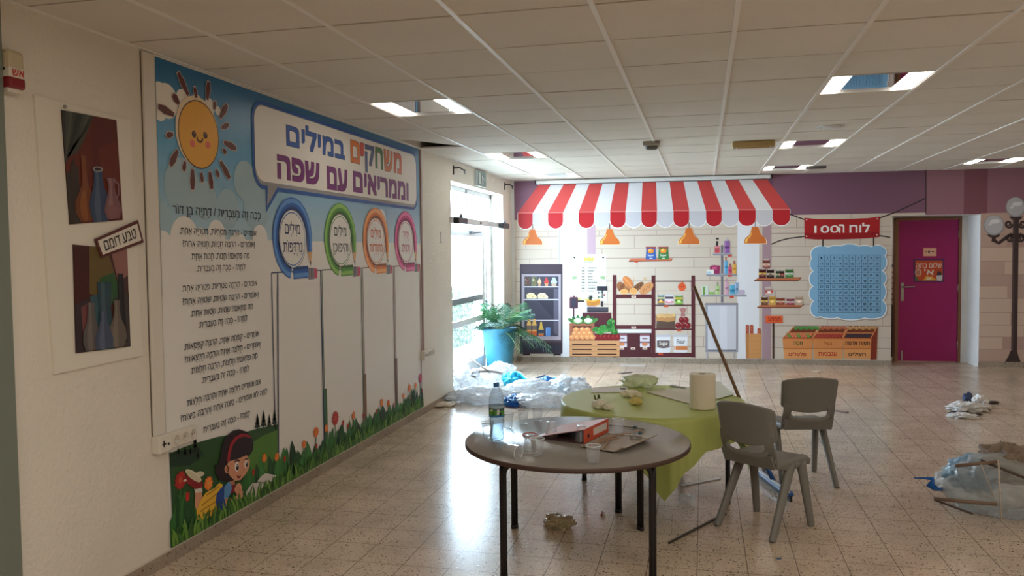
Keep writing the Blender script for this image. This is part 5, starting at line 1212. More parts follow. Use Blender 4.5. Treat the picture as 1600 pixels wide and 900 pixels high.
for a0, c, z0, z1, w in ((-1.25, (206, 206, 200), .148, .176, .3), (-1.0, (40, 40, 46), .143, .160, .35), (-1.9, (58, 100, 48), .143, .165, .4), (-2.2, (206, 214, 150), .166, .176, .35)):
    b.add([(.0418*math.cos(a0+w*k/4), .0418*math.sin(a0+w*k/4), z) for k in range(5) for z in (z0, z1)], [(2*k, 2*k+2, 2*k+3, 2*k+1) for k in range(4)], ink(c))
b.build('label', bt)
MB(mat('bottle_cap_blue', (52, 100, 150), .35)).lathe([(.0155, .293), (.0158, .296), (.0158, .312), (.0145, .315), (.001, .315)], n=24).build('cap', bt)
def cup_mesh():
    b = MB(M_CLEAR)
    b.lathe([(.001, .002), (.0235, .002), (.0255, .006), (.034, .084), (.0355, .085), (.0368, .087), (.0355, .0885), (.0335, .0875), (.0331, .084), (.0247, .008), (.0235, .0045), (.001, .0045)], n=28)
    return b
CUPM = cup_mesh(); RIMM = thin_clear('cup_rim', (244, 246, 246), .15, .7)
cup0 = None
def cup(loc, label, rot=(0, 0, 0), s=(1, 1, 1)):
    global cup0
    if cup0 is None:
        cup0 = thing('plastic_cup', label, 'cup', loc, 0, 'clear plastic cups')
        CUPM.build('cup_wall', cup0)
        MB(RIMM).lathe([(.0350, .0845), (.0364, .0852), (.0370, .0868), (.0362, .0884), (.0348, .0886)], n=28).build('rim', cup0)
        c = cup0
    else: c = dup(cup0, loc, 0, label, 'clear plastic cups')
    c.rotation_euler = rot; c.scale = s; return c
cup(P1(840, 712), 'upright clear cup beside the left tip of the orange binder')
cup(P1(762, 684), 'clear cup half hidden behind the left side of the water bottle')
cup(P1(794, 669), 'clear cup just right of the water bottle label')
cup(P1(817.5, 662), 'upright clear cup second from the bottle at the back of the grey table')
cup(P1(840, 658), 'upright clear cup with bright rim in front of the plastic heap')
u = P1(861, 658, TZ+.089); cup((u.x, u.y, TZ+.0890), 'upside down clear cup at the back edge of the grey table', (math.pi, 0, 0))
u = P1(828, 679, TZ+.089); cup((u.x, u.y, TZ+.0890), 'upside down clear cup with red rim in the middle of the cups', (math.pi, 0, 0))
u = P1(908, 664, TZ+.089); cup((u.x, u.y, TZ+.0890), 'upside down clear cup behind the orange binder', (math.pi, 0, 0), (.95, .95, 1.0))
cup(P1(966, 679), 'upright clear cup behind the grey tray among the skewers')
cup(P1(927, 724), 'upright clear cup in front of the orange binder spine')
u = P1(795, 712); cup((u.x-.02, u.y, TZ+.0372), 'clear cup lying on its side at the front of the grey table', (math.radians(95), 0, math.radians(65)))
u = on_z(1062, 787, 0); cup((u.x, u.y, .0372), 'clear cup lying on the floor under the green table', (math.radians(95), 0, math.radians(75)))
M_RED = mat('red_rubber', (176, 60, 50), .4)
for q, lab in (((862, 681), 'small flat red rubber ring beside the binder cover'),):
    u = P1(*q); b = MB(M_RED); b.tube(arc((0, 0, .004), .014, 0, 2*math.pi, 20, (1, 0, 0), (0, 1, 0)), .0032, n=8, cap=False); tag(b.build('rubber_ring', None, u), lab, 'ring')
u = P1(828, 680); b = MB(M_RED); b.tube(arc((0, 0, .004), .0405, 0, 2*math.pi, 24, (1, 0, 0), (0, 1, 0)), .0032, n=8, cap=False); tag(b.build('rubber_ring', None, u), 'red rubber ring around the rim of the upside down cup', 'ring')
# binder lying with its cover sprung open like a wedge
S1, S2, F1 = P1(913, 694), P1(951, 675), P1(832, 702)
ex = (S2-S1).normalized(); ey = (F1-S1); ey = (ey-ex*ey.dot(ex)).normalized(); LN, WD, TH = .318, .285, .075
bi = thing('lever_arch_binder', 'orange lever arch binder lying on the grey table, cover sprung open', 'binder', S1)
M_BO = mat('binder_orange', (206, 88, 60), .4); M_BI = mat('binder_inside', (74, 48, 50), .6); M_BG = mat('binder_cover_sheen', (196, 130, 120), .3)  # the orange front cover has its pinkish glare put into the colour
def bq(a, w, z): return ex*a+ey*w+Vector((0, 0, z))
def slab(mb, p, off, m): return mb.prism(p, off, m)
b = MB(M_BO); b.prism([bq(0, 0, .001), bq(LN, 0, .001), bq(LN, 0, TH), bq(0, 0, TH)], ey*.004); b.build('spine', bi)
b = MB(M_BO); b.prism([bq(0, .004, .001), bq(LN, .004, .001), bq(LN, WD, .001), bq(0, WD, .001)], Vector((0, 0, .003)), M_BI); b.build('back_cover', bi)
b = MB(M_BG); n1, n2 = bq(0, .0, TH), bq(LN, .0, TH); f1, f2 = bq(0, WD, .006), bq(LN, WD, .012)
b.prism([n1, n2, f2, f1], Vector((0, 0, .003))); b.build('front_cover', bi)
b = MB(mat('label_white', (220, 210, 200), .5)); b.prism([bq(LN*.36, -.0008, TH*.30), bq(LN*.92, -.0008, TH*.30), bq(LN*.92, -.0008, TH*.80), bq(LN*.36, -.0008, TH*.80)], ey*.0006); b.build('spine_label', bi)
b = MB(M_BLACK); b.tube([bq(LN*.16, .001, TH*.45), bq(LN*.16, -.0012, TH*.45)], .011, n=20); b.build('finger_hole', bi)
b = MB(MET); b.tube([bq(LN*.42, .05, .006), bq(LN*.42, .05, .04), bq(LN*.42, .07, .047), bq(LN*.42, .09, .038)], .002, n=8); b.tube([bq(LN*.58, .05, .006), bq(LN*.58, .05, .04), bq(LN*.58, .07, .047), bq(LN*.58, .09, .038)], .002, n=8); b.build('lever_arch', bi)
# shallow tray with a turned-up edge
tr = thing('cardboard_tray', 'flat grey tray with one turned up edge beside the orange binder', 'tray', P1(960, 695))
o = P1(960, 695); t1, t2, t3, t4 = P1(908, 700)-o, P1(972, 711)-o, P1(1027, 690)-o, P1(950, 679)-o
M_TR = mat('tray_grey_brown', (150, 138, 122), .45, noise=(12, .08))
def trf(u, v):
    p = (t1*(1-u)+t2*u)*(1-v)+(t4*(1-u)+t3*u)*v
    lift = .002+.006*u*v+.028*max(0, (u-.80)/.20)**1.3+.008*max(0, (.06-v)/.06)
    return p+Vector((0, 0, lift))
b = MB(M_TR); sheet(b, trf, 16, 14, .004); sharp(b.build('tray_sheet', tr), 40)
b = MB(M_TR); b.tube([trf(0.0, v/8)+Vector((0, 0, .003)) for v in range(9)], .004, n=6); b.tube([trf(u/10, 1)+Vector((0, 0, .003)) for u in range(9)], .004, n=6); b.build('lip', tr)
u = P1(993, 688); cl = thing('metal_clip', 'small grey metal clip standing on the tray', 'clip', (u.x, u.y, TZ+.008), .25)
b = MB(mat('dull_metal', (136, 132, 126), .4, metal=.5)); b.bb((-.03, -.012, 0), (.03, .012, .006), None, .002); b.bb((-.03, -.012, .004), (-.012, .012, .024), None, .002); b.bb((.004, -.012, .004), (.03, .012, .02), None, .002); b.build('clip_body', cl)
M_SK = mat('bamboo', (156, 112, 78), .55); M_DSK = mat('dark_stick', (74, 54, 44), .5); M_BEAD = mat('blue_bead', (38, 84, 104), .3)
sk = [((918, 702), (966, 684), .012, M_SK, 'bamboo skewer lowest on the tray next to the binder'), ((921, 698), (969, 688), .014, M_SK, 'bamboo skewer lying across the tray centre'), ((944, 704), (956, 686), .012, M_SK, 'short bamboo skewer pointing away from the cup by the binder'), ((936, 692), (974, 683), .016, M_SK, 'bamboo skewer on the far side of the tray'),
      ((866, 681), (892, 664), .004, M_DSK, 'brown stick leaning out behind the binder cover'), ((884, 675), (905, 671), .004, M_DSK, 'short dark stick behind the binder spine'),
      ((951, 665), (996, 669), .004, M_DSK, 'dark stick ending at the upper blue bead'), ((952, 680), (1007, 673), .006, M_SK, 'curved orange brown stick below the blue beads'), ((970, 666), (1008, 672), .004, M_DSK, 'dark stick reaching toward the green table')]
for a, c, z, m_, lab in sk:
    p, q = P1(*a), P1(*c); p.z = q.z = TZ+z
    if (a, c) == ((952, 680), (1007, 673)): pts = [p, p.lerp(q, .5)+Vector((.01, -.03, 0)), q]
    else: pts = [p, p.lerp(q, .5), q]
    o = MB(m_).tube(pts, .0022, n=6).build('skewer'); tag(o, lab, 'skewer', 'sticks on the grey table')
for q, lab in (((992, 668.5), 'upper small blue bead among the sticks'), ((1000, 678), 'lower small blue bead among the sticks')):
    u = P1(*q); b = MB(M_BEAD); b.lathe([(.001, 0), (.009, .001), (.011, .006), (.009, .011), (.004, .012)], n=16); tag(b.build('bead', None, u), lab, 'bead', 'blue beads')
u = P1(900, 668.5); b = MB(mat('dark_teal_cap', (36, 52, 56), .4)); b.lathe([(.001, 0), (.011, 0), (.0115, .008), (.010, .010), (.001, .010)], n=18); tag(b.build('bottle_cap', None, u), 'small dark bottle cap at the foot of the cup behind the binder', 'bottle cap')
# ================================================================ things on the green tablecloth
GZ = TZ+.005
def P2(x, y, z=GZ): return on_z(x, y, z)
u = P2(1097.5, 641)
pr = thing('paper_towel_roll', 'big white paper towel roll standing on the green tablecloth', 'paper roll', (u.x, u.y+.075, GZ))
M_PAPER = mat('paper_towel', (226, 216, 194), .8, bump=(60, .2))
b = MB(M_PAPER); b.lathe([(.021, .001), (.079, .001), (.081, .006), (.081, .214), (.079, .219), (.022, .219), (.021, .215), (.021, .001)], n=48)
b.build('paper_winding', pr)
b = MB(M_PAPER); 
b.add([Vector(((.0815+.0012*k/8)*math.cos(-1.9+k*.09), (.0815+.0012*k/8)*math.sin(-1.9+k*.09), z)) for k in range(9) for z in (.003, .216-.035*abs(4-k)/4*(k > 4))], [(2*k, 2*k+2, 2*k+3, 2*k+1) for k in range(8)], None, True); b.build('loose_sheet_end', pr)
MB(mat('cardboard_tube', (110, 90, 72), .8)).lathe([(.0195, .002), (.0208, .002), (.0208, .2185), (.0195, .2185), (.0195, .002)], n=24).build('core', pr)
M_BAGG = thin_clear('thin_greenish_film', (232, 234, 204), .2, .55, (40, .5))
for q, dims, s_, m_, nm, lab, cat in (((998, 607), (.26, .14, .10), 3, M_BAGG, 'plastic_bag', 'crumpled clear plastic bag at the far side of the green tablecloth', 'plastic bag'),
        ((985, 622), (.13, .09, .05), 8, mat('tissue_cream', (222, 214, 186), .8), 'crumpled_tissue', 'crumpled cream tissue beside the yellow lump', 'tissue'),
        ((993, 634), (.085, .07, .055), 5, mat('yellow_lump', (206, 188, 112), .75), 'crumpled_paper', 'small yellow crumpled paper lump on the green tablecloth', 'paper'),
        ((935, 640), (.09, .07, .06), 13, mat('tissue_pale', (222, 218, 196), .8), 'crumpled_tissue', 'pale crumpled tissue nearest the left end of the green tablecloth', 'tissue'),
        ((950, 642), (.07, .05, .045), 21, mat('tissue_pale', (222, 218, 196), .8), 'crumpled_tissue', 'small crumpled tissue just right of the leftmost one on the green tablecloth', 'tissue')):
    u = P2(*q); o = crumple(MB(m_), (0, 0, 0), dims, s_, sub=4, amp=.3).build(nm, None, (u.x, u.y+dims[1]/2, GZ+.001)); tag(o, lab, cat)
u = P2(932, 634); tw = thing('herb_sprig', 'tiny dark sprig lying beside the leftmost crumpled tissue', 'sprig', (u.x, u.y+.05, GZ+.002))
b = MB(mat('sprig_green', (84, 92, 56), .6))
for k in range(9): a = k*.7; b.tube([(0, 0, .01), (.022*math.cos(a), .022*math.sin(a), .02+.02*(k % 3))], [.003, .005], n=5)
b.build('twigs', tw)
def paper(name, pts, z, m_, lab, cat='paper sheet', th=.0015, base=P2):
    b = MB(m_); q = [base(x, y) for x, y in pts]; c = sum(q, Vector())/len(q); c.z = z
    b.prism([Vector((p.x-c.x, p.y-c.y, 0)) for p in q], Vector((0, 0, th))); return tag(b.build(name, None, c), lab, cat)
M_WP = mat('white_paper', (214, 206, 196), .7); M_WP2 = mat('pale_board', (206, 198, 178), .6)
paper('paper_sheet', [(927, 606), (982, 604.5), (978, 613), (923, 614)], GZ+.001, M_WP, 'white paper strip on the far left of the green tablecloth')
paper('cardboard_sheet', [(1010, 613), (1078, 605), (1120, 618), (1100, 634), (1073, 630.5)], GZ+.001, M_WP2, 'large pale board lying behind the paper towel roll', 'cardboard', .004)
paper('paper_sheet', [(1106, 600.5), (1124, 597.5), (1147, 617), (1120, 625)], GZ+.0055, mat('green_white_film', (216, 222, 206), .5), 'white sheet right of the paper towel roll')
paper('paper_strip', [(1046, 604), (1050, 602.5), (1072, 607.5), (1070, 609)], GZ+.0055, mat('dark_strip', (110, 106, 92), .6), 'narrow dark strip on the pale board left of the paper towel roll', 'paper strip')
u = P2(973, 609); b = MB(M_BLACK); b.bb((-.02, -.006, 0), (.02, .006, .008), None, .002); tag(b.build('pen_cap', None, (u.x, u.y, GZ+.0035)), 'tiny black cap on the far white paper strip', 'pen cap')
u = P2(1014, 610); b = MB(M_CLEAR); crumple(b, (0, 0, 0), (.05, .05, .04), 31, sub=3); tag(b.build('foil_scrap', None, (u.x, u.y, GZ+.001)), 'small shiny clear scrap right of the crumpled bag', 'scrap')
# ================================================================ litter on the floor
def film(name, rgb, milk, bump=(14, .9)): return thin_clear(name, rgb, .16, milk, bump)
M_F1 = film('milky_film', (240, 242, 244), .6); M_F2 = film('clear_film', (232, 236, 236), .30, (7, .8)); M_F3 = film('blue_film', (64, 150, 216), .75)
M_CY = mat('cyan_film', (20, 170, 206), .3, spec=.6)
def lump(name, px_, dims, seed, m_, lab, cat='plastic bag', group=None, amp=.42, freq=1.7, dz=0, sub=5, rz=0):
    u = on_z(*px_); o = crumple(MB(m_), (0, 0, 0), dims, seed, sub=sub, amp=amp, freq=freq).build(name, None, (u.x, u.y, .0015+dz), (0, 0, rz)); return tag(o, lab, cat, group)
G = 'plastic film heap by the door'
lump('plastic_bag', (731, 612), (.30, .50, .30), 2, M_F1, 'tall milky plastic bag against the wall end by the door', group=G)
lump('plastic_bag', (774, 600), (.40, .50, .26), 4, M_F1, 'bright milky plastic bag in front of the teal pot', group=G)
lump('plastic_bag', (757, 629), (.66, .36, .18), 7, M_F1, 'flat milky plastic film left of the water bottle', group=G)
lump('plastic_bag', (826, 620), (.46, .36, .20), 11, M_F1, 'pale plastic bag right of the water bottle with blue showing', group=G)
lump('plastic_bag', (890, 614), (.42, .36, .2), 15, M_F1, 'pale plastic film next to the left edge of the green tablecloth', group=G)
lump('plastic_bag', (848, 636), (.50, .26, .15), 19, M_F1, 'nearest crumpled clear plastic bag behind the cups', group=G)
lump('plastic_bag', (856, 609), (.28, .16, .16), 23, M_F3, 'blue plastic bag buried in the film heap', group=G)
lump('plastic_bag', (804, 634), (.22, .2, .12), 29, M_F3, 'small blue plastic piece right of the bottle label', group=G)
lump('plastic_bag', (801, 605), (.24, .22, .2), 33, M_CY, 'bright cyan crumpled bag behind the bottle cap', group=G, amp=.3)
def ribbon(name, pts, w, m_, lab, cat='ribbon', th=.002):
    b = MB(m_); P = [Vector(p) for p in pts]; c = P[0].copy(); 
    n = len(P)-1
    def fn(u, v):
        t = v*n; i = min(n-1, int(t)); f_ = t-i
        p0 = P[max(i-1, 0)]; p1 = P[i]; p2 = P[i+1]; p3 = P[min(i+2, n)]
        q = .5*((2*p1)+(p2-p0)*f_+(2*p0-5*p1+4*p2-p3)*f_*f_+(3*p1-p0-3*p2+p3)*f_**3)
        return q-c+Vector((0, 0, w*(u-.5)))
    sheet(b, fn, 2, n*6, th); return tag(b.build(name, None, c), lab, cat)
def fz(x, y, z): 
    p = on_z(x, y, 0); return Vector((p.x, p.y, z))
ribbon('ribbon', [fz(801, 604, .16), fz(812, 606, .17), fz(822, 610, .13), fz(838, 613, .12)], .05, M_CY, 'cyan plastic ribbon trailing right from the cyan bag')
ribbon('ribbon', [fz(858, 611, .06), fz(868, 610, .13), fz(880, 615, .05), fz(888, 616, .04), fz(893, 612, .14)], .06, M_CY, 'curling cyan plastic ribbon beside the green tablecloth')
M_BS = mat('brown_grey_strip', (112, 96, 86), .5); M_LS = mat('pale_strip', (170, 164, 164), .4)
ribbon('packing_strip', [fz(727, 600, .35), fz(740, 606, .33), fz(752, 612, .30), fz(764, 615, .26)], .025, M_BS, 'dark packing strip lying across the milky bags', 'packing strip', .004)
ribbon('packing_strip', [fz(744, 626, .26), fz(736, 622, .26), fz(742, 614, .24), fz(756, 611, .23), fz(772, 610, .22), fz(786, 610, .2)], .03, M_LS, 'pale looped packing strip above the milky film', 'packing strip', .004)
ribbon('packing_strip', [fz(826, 615, .14), fz(838, 614, .17), fz(852, 612, .19)], .02, mat('blue_strip', (70, 110, 150), .4), 'thin blue grey strip sticking out of the film heap', 'packing strip', .004)
for k, (q, d, s_, lab) in enumerate((((694, 634), (.22, .25, .03), 3, 'torn pale paper scrap on the floor under the wall socket'), ((704, 625), (.12, .16, .03), 9, 'second torn pale paper scrap against the left skirting'))):
    lump('paper_scrap', q, d, s_, mat('scrap_paper', (206, 192, 172), .7), lab, 'paper scrap', amp=.5, sub=4)
# small flat things on the floor
def fl(x, y, z=0): return on_z(x, y, 0)
def strip(name, a, c, w, m_, lab, cat, th=.006):
    p, q = fl(*a), fl(*c); d = (q-p).normalized(); n = Vector((-d.y, d.x, 0))*w/2; ctr = (p+q)/2; b = MB(m_)
    b.prism([p+n-ctr, q+n-ctr, q-n-ctr, p-n-ctr], Vector((0, 0, th))); return tag(b.build(name, None, (ctr.x, ctr.y, .0008)), lab, cat)
strip('white_strip', (1064, 760), (1124, 748), .03, mat('white_strip_plastic', (206, 200, 196), .4), 'flat white strip on the floor under the green tablecloth', 'strip')
strip('white_strip', (1098, 705), (1135, 695), .05, mat('white_strip_plastic', (206, 200, 196), .4), 'wider white strip on the floor behind the hanging cloth', 'strip')
strip('wooden_rod', (1045, 850), (1134, 804), .012, mat('dark_rod', (60, 52, 42), .5), 'thin dark rod on the floor in front of the near chair', 'rod', .01)
strip('flat_strip', (1288, 640), (1324, 645), .07, mat('mauve_strip', (126, 104, 106), .5), 'flat mauve strip on the floor right of the far chair', 'strip')
strip('flat_strip', (970, 571), (1008, 571.5), .08, mat('white_strip_plastic', (206, 200, 196), .4), 'white strip on the floor near the printed bread rack', 'strip')
strip('flat_strip', (968, 584), (986, 582), .06, mat('dark_strip_floor', (74, 62, 58), .5), 'dark strip on the floor behind the green table', 'strip')
strip('clear_strip', (1190, 804), (1208, 806), .012, mat('white_strip_plastic', (206, 200, 196), .4), 'tiny white strip on the floor under the near chair', 'strip', .003)
strip('paper_scrap', (1272, 581), (1281, 580), .10, mat('cream_scrap', (196, 176, 150), .7), 'cream paper scrap on the floor before the produce bins', 'paper scrap', .004)
strip('blue_scrap', (1214, 874), (1220, 873), .012, mat('blue_scrap', (52, 92, 130), .5), 'tiny blue scrap on the floor at the lower right', 'scrap', .004)
lump('plastic_film', (871, 826), (.17, .13, .085), 41, film('tan_film', (216, 200, 168), .32), 'crumpled tan plastic film on the floor under the grey table', 'plastic film', amp=.55, sub=5)
u = on_z(942, 806); b = MB(mat('red_wrapper', (150, 52, 50), .3)); b.add([(-.015, -.008, .001), (.012, -.012, .001), (.016, .01, .001), (-.006, .016, .03), (.002, 0, .022)], [(0, 1, 4), (1, 2, 4), (2, 3, 4), (3, 0, 4), (0, 3, 2, 1)]); b.box((.006, -.008, .012), (.012, .012, .02), M_WP); tag(b.build('candy_wrapper', None, (u.x, u.y, 0)), 'small red and white wrapper at the foot of a table leg', 'wrapper')
# white torn wrapping with dark crumbs in the open floor
lump('torn_wrapping', (1511, 642), (.29, .18, .085), 51, mat('white_wrap', (226, 224, 222), .6), 'torn white wrapping paper on the open floor, far right', 'wrapping paper', amp=.6, freq=2.6)
lump('torn_wrapping', (1505, 653), (.22, .12, .045), 57, mat('white_wrap', (226, 224, 222), .6), 'smaller torn white wrapping just in front of the larger one', 'wrapping paper', amp=.6, freq=2.6)
lump('torn_wrapping', (1531, 637), (.13, .11, .13), 63, mat('white_wrap', (226, 224, 222), .6), 'upright curl of white wrapping at the right end of the torn pile', 'wrapping paper', amp=.5)
for k, (q, d, lab) in enumerate((((1494, 638), (.16, .06, .02), 'dark crumb under the left end of the torn wrapping'), ((1535, 642), (.12, .07, .03), 'dark crumb under the upright curl of white wrapping'), ((1552, 631), (.10, .06, .03), 'dark crumb lying alone right of the torn wrapping'), ((1489, 647), (.06, .08, .03), 'dark crumb left of the smaller white wrapping'), ((1510, 643), (.05, .05, .06), 'dark crumb between the two torn wrappings'), ((1522, 649), (.14, .05, .02), 'dark crumb right of the smaller white wrapping'), ((1512, 628), (.09, .06, .1), 'dark blue bit on top of the torn wrapping'))):
    lump('crumb', q, d, 70+k, mat('dark_crumb', (58, 42, 40), .7) if k < 6 else mat('navy_crumb', (60, 76, 110), .6), lab, 'crumb', 'dark crumbs by the torn wrapping', sub=3)
# large clear rubbish bag with sticks
BG = on_z(1556, 802)
o = crumple(MB(M_F2), (0, 0, 0), (.76, .54, .39), 5, sub=5, amp=.30, freq=1.4, sharp_=.9).build('rubbish_bag', None, (BG.x+.06, BG.y+.05, .001)); tag(o, 'large clear plastic rubbish bag lying at the right edge', 'rubbish bag')
o = crumple(MB(film('milky_blue_film', (176, 206, 226), .6)), (0, 0, 0), (.30, .28, .22), 9, sub=5, amp=.3).build('plastic_bag', None, (BG.x-.10, BG.y+.06, .13)); tag(o, 'pale blue plastic bag inside the clear rubbish bag', 'plastic bag')
o = crumple(MB(mat('brown_paper', (132, 116, 100), .75)), (0, 0, 0), (.30, .26, .22), 14, sub=5, amp=.5, freq=2.4).build('crumpled_paper', None, (BG.x+.07, BG.y+.02, .20)); tag(o, 'crumpled brown paper sticking out of the rubbish bag', 'paper')
def P_at(x, y, dep):      # a point on the sight line at a given distance along y
    d = ray(x, y); return EYE+d*(dep/d.y)
def stick(a, da, c, dc, w, m_, lab, cat='stick', th=.008, name='stick'):
    p, q = P_at(*a, da), P_at(*c, dc); ctr = (p+q)/2; b = MB(m_); b.tube([p-ctr, q-ctr], w/2, n=8, flat=(1, th/w*2)); return tag(b.build(name, None, ctr), lab, cat, 'sticks in the rubbish bag')
M_ST1 = mat('brown_slat', (116, 96, 80), .5); M_ST2 = mat('pale_slat', (190, 176, 158), .5); M_ST3 = mat('dark_slat', (78, 66, 58), .5)
stick((1493, 728), 5.06, (1562, 721), 5.04, .020, M_ST1, 'brown slat across the top of the rubbish bag')
stick((1459, 779), 5.06, (1558, 788), 4.98, .022, M_ST1, 'brown slat across the front of the rubbish bag')
stick((1460, 781), 5.10, (1520, 803), 5.05, .012, M_ST3, 'dark thin stick at the lower left of the rubbish bag')
stick((1532, 719), 5.06, (1640, 762), 5.08, .018, M_ST3, 'dark slat slanting down the right of the rubbish bag')
stick((1560, 719), 5.02, (1564, 812), 4.98, .008, M_ST2, 'thin upright pale stick in front of the rubbish bag')
stick((1533, 725), 5.04, (1552, 775), 5.0, .005, M_ST2, 'thin slanting pale wire inside the rubbish bag')
bw = MB(mat('blue_plastic_tie', (20, 96, 176), .35)); c = on_z(1455, 757, .12)
pts = [P_at(1428, 747, 5.36), P_at(1443, 747, 5.33), P_at(1457, 748, 5.30), P_at(1454, 758, 5.29), P_at(1462, 764, 5.33), P_at(1478, 766, 5.38)]; bw.tube([p-pts[2] for p in pts], [.004, .006, .016, .026, .022, .012], n=8, flat=(1, .5)); tag(bw.build('bag_tie', None, pts[2]), 'bright blue plastic tie at the left of the rubbish bag', 'bag tie')
# ================================================================ things on the left wall
def wall_thing(name, label, cat, u, v, group=None): return thing(name, label, cat, (XL, u, v), 0, group)
fa = wall_thing('fire_alarm', 'red and white fire alarm box cut by the left edge', 'fire alarm', 2.745, 2.385)
b = MB(mat('aged_plastic', (196, 182, 150), .4)); b.bb((0, -.042, -.02), (.06, .042, .085), None, .018); b.build('siren_body', fa)
b = MB(mat('alarm_white', (222, 214, 200), .4)); b.bb((.0, -.042, -.028), (.062, .042, .012), None, .004); b.build('text_band', fa)
b = MB(mat('alarm_red', (132, 20, 30), .25, coat=.5)); b.bb((0, -.043, -.072), (.062, .043, -.024), None, .012); b.build('red_lens', fa)
b = MB(mat('alarm_white', (222, 214, 200), .4)); b.bb((0, -.036, -.088), (.05, .036, -.066), None, .006); b.build('base_plate', fa)
f = Art(lambda x, y: (x, y), lambda u_, v_, n: Vector((.062+n, u_, v_)), 0); f.text_uv('אש', -.028, .030, -.022, .006, (190, 50, 40), .03); f.build('lettering', fa)
bd = wall_thing('display_board', 'white mounting board with two still life paintings on the left wall', 'display board', 3.19, 1.72)
b = MB(mat('board_white', (226, 220, 206), .6)); b.prism([(.0005, u_-3.19, v_-1.72) for u_, v_ in ((2.877, 2.318), (2.93, 1.12), (3.497, 1.13), (3.46, 2.300))], Vector((.012, 0, 0))); b.build('board', bd)
b = MB(mat('drawing_pin', (150, 146, 138), .4)); b.tube([(.012, -.15, .575), (.02, -.15, .575)], .008, n=12); b.build('pin', bd)
def painting(label, corners, fn):
    cu = sum(c_[0] for c_ in corners)/4; cv = sum(c_[1] for c_ in corners)/4
    t = wall_thing('painting', label, 'painting', cu, cv, None)
    tl_, tr_, br_, bl_ = corners
    def q(s, v): # s across, v down, in 0..100
        s /= 100; v /= 100; a = (tl_[0]*(1-s)+tr_[0]*s, tl_[1]*(1-s)+tr_[1]*s); c_ = (bl_[0]*(1-s)+br_[0]*s, bl_[1]*(1-s)+br_[1]*s)
        return (a[0]*(1-v)+c_[0]*v-cu, a[1]*(1-v)+c_[1]*v-cv)
    b = MB(mat('painting_edge', (70, 50, 44), .7)); b.prism([(.014, *q(*p)) for p in ((0, 0), (100, 0), (100, 100), (0, 100))], Vector((.003, 0, 0))); b.build('canvas', t)
    f = Art(q, lambda u_, v_, n: Vector((.0165+n, u_, v_)), 0); fn(f, t); return t
def vase(f, cx, y0, y1, prof, c, hi, l):
    n = len(prof)-1; H_ = y1-y0
    f.px([(cx-prof[k]*1.0, y0+H_*k/n) for k in range(n+1)]+[(cx+prof[n-k], y1-H_*k/n) for k in range(n+1)], c, l)
    f.px([(cx-prof[k]*.55, y0+H_*k/n) for k in range(n+1)]+[(cx+prof[n-k]*.05, y1-H_*k/n) for k in range(n+1)], hi, l+1)
def pa(f, t):
    f.rect(0, 0, 100, 100, (99, 43, 31)).rect(50, 0, 100, 100, (92, 36, 28), 1).px([(60, 30), (100, 20), (100, 70), (70, 80)], (105, 42, 30), 2).px([(0, 55), (22, 48), (20, 100), (0, 100)], (60, 52, 48), 1)
    for k in range(9):
        x = k*6.2; f.px([(x, 0), (x+6.4, 0), (x*.72+4.4-k*.4, 22), (x*.45+3-k*.4, 36), (2, 46-k*.6), (0, 46), (x*.35-k*.4, 33), (x*.66, 18)], [(55, 58, 55), (73, 77, 70), (87, 89, 77), (67, 68, 60), (48, 50, 47)][k % 5], 2+k*.2)
    f.px([(8, 48), (16, 40), (18, 70), (14, 100), (4, 100)], (62, 50, 45), 3); f.build('background', t)
    f.mb = MB(); f.mb.nonorm = 1; f.mb.nomerge = 1
    f.l = 6; vase(f, 31, 38, 98, [4, 4, 4, 5, 12, 20, 20, 12], (114, 65, 36), (139, 84, 45), 0); f.px([(27, 38), (35, 38), (36, 70), (26, 70)], (122, 70, 42), 2); f.build('gourd_vase', t)
    f.mb = MB(); f.mb.nonorm = 1; f.mb.nomerge = 1; f.l = 9
    vase(f, 56, 50, 100, [8, 8, 10, 16, 20, 18, 14], (58, 73, 102), (80, 94, 117), 0); f.ell(56, 50, 10, 2.6, (147, 142, 139), 2).ell(56, 50, 6, 1.4, (42, 36, 38), 3); f.build('blue_vase', t)
    f.mb = MB(); f.mb.nonorm = 1; f.mb.nomerge = 1; f.l = 12
    vase(f, 80, 58, 98, [9, 6, 8, 14, 17, 12], (126, 87, 90), (147, 110, 112), 0); f.line([(86, 60), (94, 64), (93, 74), (88, 78)], .009, (139, 102, 104), 2); f.ell(80, 91, 12, 7, (136, 94, 94), 4); f.build('pink_pitcher', t)
painting('dark red still life painting with three vases, upper of the two', [(3.017, 2.277), (3.358, 2.285), (3.379, 1.807), (3.041, 1.775)], pa)
